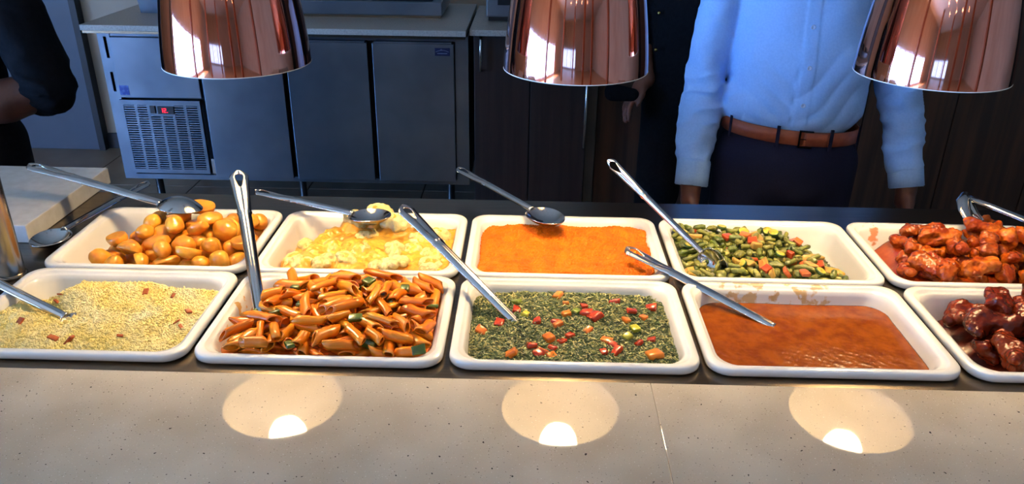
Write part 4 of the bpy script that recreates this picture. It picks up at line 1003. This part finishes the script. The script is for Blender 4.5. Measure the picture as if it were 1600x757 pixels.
# ================================================================== people
def build_person(name, label, loc, J, skin, h=.0065, fore=1.0, seed=0):
    """one continuous skin surface from joints (all in the figure's own space, feet at z = 0)"""
    pts = np.array([p for k, p in J.items() if not k.startswith('r_')], float)
    s = SDF(pts.min(0) - .17, pts.max(0) + .17, h)
    hx, hy, hz = J['head']; sh = (np.array(J['shL']) + J['shR']) / 2; hip = (np.array(J['hipL']) + J['hipR']) / 2; wst = np.array(J['waist'])
    s.cone(hip, wst, .125, .115, .03, (1, 1.35, 1)); s.cone(wst, sh - (0, 0, .10), .115, .135, .03, (1, 1.40, 1)); s.cone(np.array(J['shL']) + (.02, 0, -.02), np.array(J['shR']) - (.02, 0, .02), .055, .055, .04)
    s.cone(sh - (0, 0, .02), (hx, hy + .012, hz - .07), .056, .050, .03)
    s.ell((hx, hy, hz + .012), (.074, .092, .098), .02); s.ell((hx, hy - .024, hz - .058), (.052, .056, .056), .03)
    s.cone((hx, hy - .088, hz + .012), (hx, hy - .106, hz - .024), .009, .014, .012)
    s.ell((hx, hy - .082, hz - .060), (.024, .012, .007), .006); s.ell((hx, hy - .080, hz - .070), (.021, .011, .007), .006)
    for q in (-1, 1):
        s.ell((hx + q * .030, hy - .094, hz + .014), (.016, .010, .010), .008, True); s.ell((hx + q * .030, hy - .082, hz + .013), (.012, .010, .009), .003); s.ell((hx + q * .076, hy + .006, hz - .006), (.010, .020, .030), .006)
    for q, S in ((-1, 'L'), (1, 'R')):
        a, e, w_ = (np.array(J[k + S], float) for k in ('sh', 'el', 'wr')); f = np.array(J['hand' + S], float)
        s.cone(a, e, .047, .038, .02); s.cone(e, e + (w_ - e) * .4, .040 * fore, .039 * fore, .02); s.cone(e + (w_ - e) * .4, w_, .039 * fore, .026 * fore, .02)
        d = f - w_; d /= np.linalg.norm(d); acr = np.array(J.get('r_acr' + S, (0, 1, 0)), float); acr -= d * (acr @ d); acr /= np.linalg.norm(acr); nrm = np.cross(d, acr)
        if nrm[0] * q > 0: nrm = -nrm            # palm towards the body
        s.cone(w_, w_ + d * .035, .024, .026, .015)
        for i, (o_, L_) in enumerate(((-.030, .066), (-.010, .074), (.010, .070), (.029, .056))):
            k0 = w_ + d * .085 + acr * o_; s.cone(w_ + d * .03 + acr * o_ * .6, k0, .014, .0115, .012)
            b1 = k0 + d * L_ * .48 + nrm * .006; b2 = b1 + d * L_ * .30 + nrm * .014; b3 = b2 + d * L_ * .22 + nrm * .014
            s.cone(k0, b1, .0100, .0092, .003); s.cone(b1, b2, .0092, .0084, .003); s.cone(b2, b3, .0084, .0070, .003)
        t0 = w_ + d * .030 - acr * .024; t1 = t0 + d * .034 - acr * .022 + nrm * .010; t2 = t1 + d * .032 - acr * .002 + nrm * .008; s.cone(t0, t1, .0145, .0120, .008); s.cone(t1, t2, .0115, .0085, .004)
        hp_, kn, an = (np.array(J[k + S], float) for k in ('hip', 'kn', 'an')); s.cone(hp_, kn, .078, .054, .03); s.cone(kn, an, .052, .036, .02); s.cone(an + (0, .02, -.03), an + (0, -.14, -.045), .036, .030, .02)
    root = obj(name, s.mesh(name), skin, None, loc, label, 'person')
    hr = SDF((hx - .13, hy - .15, hz - .10), (hx + .13, hy + .15, hz + .16), .006); hr.ell((hx, hy + .012, hz + .030), (.080, .096, .092), .01); hr.ell((hx, hy + .050, hz - .01), (.070, .058, .07), .02)
    hr.ell((hx, hy - .085, hz - .03), (.075, .060, .078), .01, True); hr.warp(lambda X, Y, Z: .0015 * fnoise(X, Y, Z, 300, 6, seed))
    obj('hair', hr.mesh('hair'), MT['hair'], root)
    return root
def limbs_shirt(J, end, r0=.056, r1=.050, r2=.043, h=.005, tor=(.150, .142), blouse=.0, fold=.0035, seed=0, band=False, low=.0, sq=1.42):
    """shirt as one cloth surface: trunk and sleeves; end = how far down the forearm the sleeve goes (negative: on the upper arm)"""
    pts = np.array([J[k] for k in ('shL', 'shR', 'elL', 'elR', 'wrL', 'wrR', 'waist', 'hipL', 'hipR')], float)
    s = SDF(pts.min(0) - .16, pts.max(0) + .14, h); sh = (np.array(J['shL']) + J['shR']) / 2; wst = np.array(J['waist'])
    s.cone(wst + (0, 0, low), wst + (0, 0, .14), tor[0], tor[0] * 1.02, .03, (1, sq, 1.6)); s.cone(wst + (0, 0, .14), sh - (0, 0, .09), tor[0] * 1.02, tor[1] * 1.06, .03, (1, sq, 1))
    if blouse: s.cone(wst + (0, 0, .03), wst + (0, 0, .05), tor[0] * 1.05, tor[0] * 1.05, .02, (1, sq, 2.2))
    s.cone(np.array(J['shL']) + (.015, 0, -.015), np.array(J['shR']) - (.015, 0, .015), .064, .064, .04); s.cone(sh - (0, 0, .01), sh + (0, .008, .055), .068, .058, .03)
    for S in 'LR':
        a, e, w_ = (np.array(J[k + S], float) for k in ('sh', 'el', 'wr'))
        if end < 0: s.cone(a, a + (e - a) * (1 + end), r0, r1, .02)
        else:
            s.cone(a, e, r0, r1, .007); k2 = e + (w_ - e) * end; s.cone(e, k2, r1, r2, .007)
    def folds(X, Y, Z):
        d = 0
        for S in 'LR':
            a, e, w_ = (np.array(J[k + S], float) for k in ('sh', 'el', 'wr')); m = np.exp(-(((X - e[0]) / .10) ** 2)) * (np.abs(X - sh[0]) > .13)
            near = np.exp(-((Z - e[2]) / .085) ** 2) + .8 * np.exp(-((Z - w_[2] - .085) / .04) ** 2) + .5 * np.exp(-((Z - a[2] + .13) / .05) ** 2)
            n1 = fnoise(X * .55, Y * .55, Z, 62, 6, seed); n2 = fnoise(X * .8, Y * .8, Z, 38, 6, seed + 3)
            d = d + m * near * fold * 2.0 * (np.clip(np.abs(n1), 0, .8) ** .7 - .45) + m * fold * 1.1 * n2
        tr = np.exp(-((X - sh[0]) / .16) ** 4) * np.exp(-((Z - wst[2] - .06) / .11) ** 2)
        ph = 95 * Z - 60 * (X - sh[0]) * np.sign(X - sh[0] + .03) + 2.6 * np.sin(19 * X + 12 * Z + seed)
        d = d + tr * fold * .55 * (1 - 2 * np.abs(np.sin(ph * .5)) ** .8) + .6 * fold * fnoise(X, Y * .6, Z, 26, 7, 3)
        if band:       # button placket, a little proud of the cloth
            d = d - .0026 * (np.abs(X - band) < .0165) * (Y < wst[1])
        return d
    s.warp(folds); return s
def trousers(J, h=.0065, hw=.150):
    pts = np.array([J[k] for k in ('waist', 'hipL', 'hipR', 'knL', 'knR', 'anL', 'anR')], float); s = SDF(pts.min(0) - .17, pts.max(0) + .15, h)
    hip = (np.array(J['hipL']) + J['hipR']) / 2; s.cone(hip - (0, 0, .02), np.array(J['waist']) + (0, 0, -.095), hw, hw * .985, .03, (1, 1.36, 1.5))
    for S in 'LR': s.cone(J['hip' + S], J['kn' + S], .094, .078, .02); s.cone(J['kn' + S], np.array(J['an' + S]) + (0, .01, .02), .078, .066, .02)
    s.warp(lambda X, Y, Z: .0025 * fnoise(X, Y, Z, 22, 7, 6)); return s.mesh('trousers')
def shoes(J, root):
    for S in 'LR':
        a = np.array(J['an' + S]); s = SDF(a + (-.07, -.24, -.10), a + (.07, .10, .05), .005); s.cone(a + (0, .03, -.035), a + (0, -.16, -.05), .042, .038, .02); s.cone(a + (0, 0, -.03), a + (0, 0, .01), .046, .048, .02)
        s.G = np.maximum(s.G, -(s.win(s.lo, s.lo + s.h * s.n)[3] - (a[2] - .079)) + 0 * s.G); obj('shoe', s.mesh('shoe'), MT['shoe'], root)

# the man in the light blue shirt
ml = (.612, 2.05, FL)
J1 = dict(head=(.0, -.02, 1.55), shL=(-.190, .02, 1.315), shR=(.186, .02, 1.315), elL=(-.222, .03, 1.000), elR=(.300, .03, .985), wrL=(-.243, -.06, .765), wrR=(.322, -.06, .772), handL=(-.243, -.085, .60), handR=(.322, -.085, .605),
          waist=(.010, .0, .945), hipL=(-.085, .0, .82), hipR=(.105, .0, .82), knL=(-.10, -.01, .45), knR=(.12, -.01, .45), anL=(-.11, .02, .085), anR=(.13, .02, .085))
man = build_person('person', 'man in a light blue shirt with brown belt and navy trousers, arms hanging', ml, J1, MT['skin'], .0055, .86)
s = limbs_shirt(J1, .74, .056, .054, .0455, .0042, (.172, .165), .6, .0062, 2, -.005, .030, 1.55)
sm = s.mesh('shirt'); shirt = obj('shirt', sm, MT['shirt'], man)
bvh = BVHTree.FromPolygons([v.co for v in sm.vertices], [p.vertices for p in sm.polygons])
for zz in (1.285, 1.190, 1.097, 1.005):
    hit = bvh.ray_cast(Vector((-.006, -.6, zz)), Vector((0, 1, 0)))[0]
    if hit is None: continue
    V, F = lathe([(.001, .0), (.0052, 0), (.0058, .0010), (.0055, .0020), (.0045, .0022), (.0040, .0014), (.001, .0014)], 18); V = [(x, -z, y) for x, y, z in V]
    bt = obj('button', mesh('button', V, [f[::-1] for f in F]), MT['button'], man, (hit.x, hit.y - .0002, hit.z))
for S, q in (('L', -1), ('R', 1)):     # cuffs, a stiff band around each wrist
    e, w_ = np.array(J1['el' + S]), np.array(J1['wr' + S]); d = (w_ - e) / np.linalg.norm(w_ - e)
    c0, c1 = w_ - d * .072, w_ - d * .002; cu_ = MB(); P = [c0, c0 + d * .003, c0 + d * .01, w_ - d * .03, c1 - d * .002, c1, c1 - d * .004, c0 + d * .01]
    cu_.add(*tube(P, [.0405, .0430, .0442, .0438, .0435, .0420, .0390, .0390], 32, False)); obj('cuff', cu_.mesh('cuff', True), MT['shirt'], man)
obj('trousers', trousers(J1, .0065, .172), MT['trouser'], man); shoes(J1, man)
def ellband(c, a, b, z0, z1, th, t0=0, t1=2 * PI, tilt=0.0, n=72):
    T_ = np.linspace(t0, t1, n); rings = []
    for t in T_:
        x, y = math.sin(t), -math.cos(t); zc = tilt * a * x
        rings.append([(c[0] + (a + o_) * x, c[1] + (b + o_) * y, z + zc) for z, o_ in ((z0, 0), (z0 + .001, th), (z1 - .001, th), (z1, 0))])
    V, F = loft(rings, True, True); return V, F
bc = (.010, .0)
A_, B_ = .1730, .1150
mb = MB().add(*ellband(bc, A_, B_, .9, .9375, .0035, .0, 2 * PI, -.07)); bl_ = obj('belt', mb.mesh('belt', True), MT['belt'], man)
mb = MB().add(*ellband(bc, A_ + .0036, B_ + .0036, .9012, .9363, .0028, .02, .36, -.07, 14)); obj('belt_end', mb.mesh('belt_end', True), MT['belt'], bl_)
bk = MB()
def onb(t, o_): return bc[0] + (A_ + o_) * math.sin(t), bc[1] - (B_ + o_) * math.cos(t)
for t0, t1, z0, z1 in ((-.075, -.05, .896, .942), (-.075, .12, .896, .9005), (-.075, .12, .9375, .942), (-.05, .03, .9175, .9205)): bk.add(*ellband(bc, A_ + .0062, B_ + .0062, z0, z1, .003, t0, t1, -.07, 8))
obj('buckle', bk.mesh('buckle'), MT['buckle'], bl_)
for t in (-.36, .42, -1.2, 1.2): obj('belt_loop', MB().add(*ellband(bc, A_ + .0034, B_ + .0034, .889, .946, .003, t - .025, t + .025, -.07, 5)).mesh('belt_loop'), MT['trouser'], man)

# the person in black standing further back, hand holding a small black pouch
J2 = dict(head=(.0, -.01, 1.56), shL=(-.185, .01, 1.33), shR=(.185, .01, 1.33), elL=(-.215, .035, 1.06), elR=(.225, .035, 1.06), wrL=(-.180, -.06, .875), wrR=(.240, -.04, .83), handL=(-.225, -.085, .82), handR=(.240, -.06, .66),
          waist=(0, 0, .96), hipL=(-.09, 0, .84), hipR=(.09, 0, .84), knL=(-.10, -.01, .46), knR=(.10, -.01, .46), anL=(-.11, .02, .085), anR=(.11, .02, .085))
p2 = build_person('person', 'person all in black standing behind the man in blue, holding a small pouch', (.515, 2.78, FL), J2, MT['skin2'], .0075, seed=3)
s = limbs_shirt(J2, .35, .060, .056, .052, .0075, (.165, .160), 0, .003, 5, False, -.14, 1.4); obj('jacket', s.mesh('jacket'), MT['black_cloth'], p2)
obj('trousers', trousers(J2, .008, .168), MT['black_cloth'], p2); shoes(J2, p2)
for zz in (1.20, 1.10, .98): 
    obj('stud', MB().add(*[np.array(ico(1, .007)[0]) + (-.16, -.085, zz), ico(1)[1]]).mesh('stud', True), MT['brass'], p2)
pv = SDF((-.08, -.04, -.06), (.08, .04, .06), .005); pv.cone((-.035, 0, .01), (.03, .0, .0), .030, .024, .01, (1, 2.0, 1)); pv.warp(lambda X, Y, Z: .002 * fnoise(X, Y, Z, 60, 6, 1))
obj('pouch', pv.mesh('pouch'), MT['black_cloth'], None, (.252, 2.655, -.115), 'small black pouch held beneath the middle copper lamp', 'pouch')

# the person in a black top at the end of the servery, forearm bent across
J3 = dict(head=(.02, .0, 1.58), shL=(-.20, .03, 1.335), shR=(.215, .03, 1.335), elL=(-.26, .06, 1.05), elR=(.300, .0, .995), wrL=(-.20, -.12, .98), wrR=(.070, -.11, .935), handL=(-.10, -.2, .97), handR=(-.07, -.16, .91), r_acrR=(0, .3, 1), r_acrL=(0, .3, 1),
          waist=(0, .03, .96), hipL=(-.09, .03, .84), hipR=(.09, .03, .84), knL=(-.10, .02, .46), knR=(.10, .02, .46), anL=(-.11, .04, .085), anR=(.11, .04, .085))
p3 = build_person('person', 'person in a loose black top with one bare forearm bent across', (-1.605, 2.00, FL), J3, MT['skin'], .0075, 1.3, seed=7)
s = limbs_shirt(J3, .03, .064, .069, .068, .0075, (.168, .165), 0, .006, 9, False, -.06, 1.4); obj('top', s.mesh('top'), MT['black_cloth'], p3)
obj('trousers', trousers(J3, .008, .158), MT['black_cloth'], p3); shoes(J3, p3)

# ------------------------------------------------------------------ labels of the things that can be told apart by place
row_labels(in_group('dining room ceiling downlights'), 'small round warm dining room downlight', ('bank nearest the counter', 'second bank', 'third bank', 'bank by the end windows'))
R5 = ('rear row', 'second row', 'third row', 'fourth row', 'front row')
row_labels(in_group('glazed chicken wings'), 'sticky red-glazed chicken wing')
row_labels(in_group('dark glazed chicken pieces'), 'large dark barbecue-glazed chicken piece')
row_labels(in_group('cauliflower florets in cheese sauce'), 'cream cauliflower floret in cheese sauce')
row_labels(in_group('roasted baby potatoes'), 'golden roasted baby potato', R5 if len(in_group('roasted baby potatoes')) < 95 else R5[:1] + ('second row', 'third row', 'fourth row', 'fifth row', 'sixth row', 'front row'))
row_labels(in_group('red pepper pieces in the vegetable mix'), 'red pepper piece among the beans')
row_labels([o for o in in_group('squash chunks in the vegetable mix') if 'biggest' not in o['label']], 'soft yellow squash chunk among the beans')
row_labels(in_group('courgette slices in the vegetable mix'), 'green-rimmed yellow courgette slice among the beans')
row_labels(in_group('red pepper dice on the spinach'), 'small red pepper dice on the spinach')
row_labels(in_group('orange pepper dice on the spinach'), 'small orange pepper dice on the spinach')
row_labels(in_group('green pepper dice on the spinach'), 'yellow-green pepper dice on the spinach', ('back row', 'front row'))
row_labels(in_group('fried bits on the rice'), 'small reddish fried bit on the rice')
row_labels(in_group('green pepper pieces in the pasta'), 'dark green pepper piece between the penne')
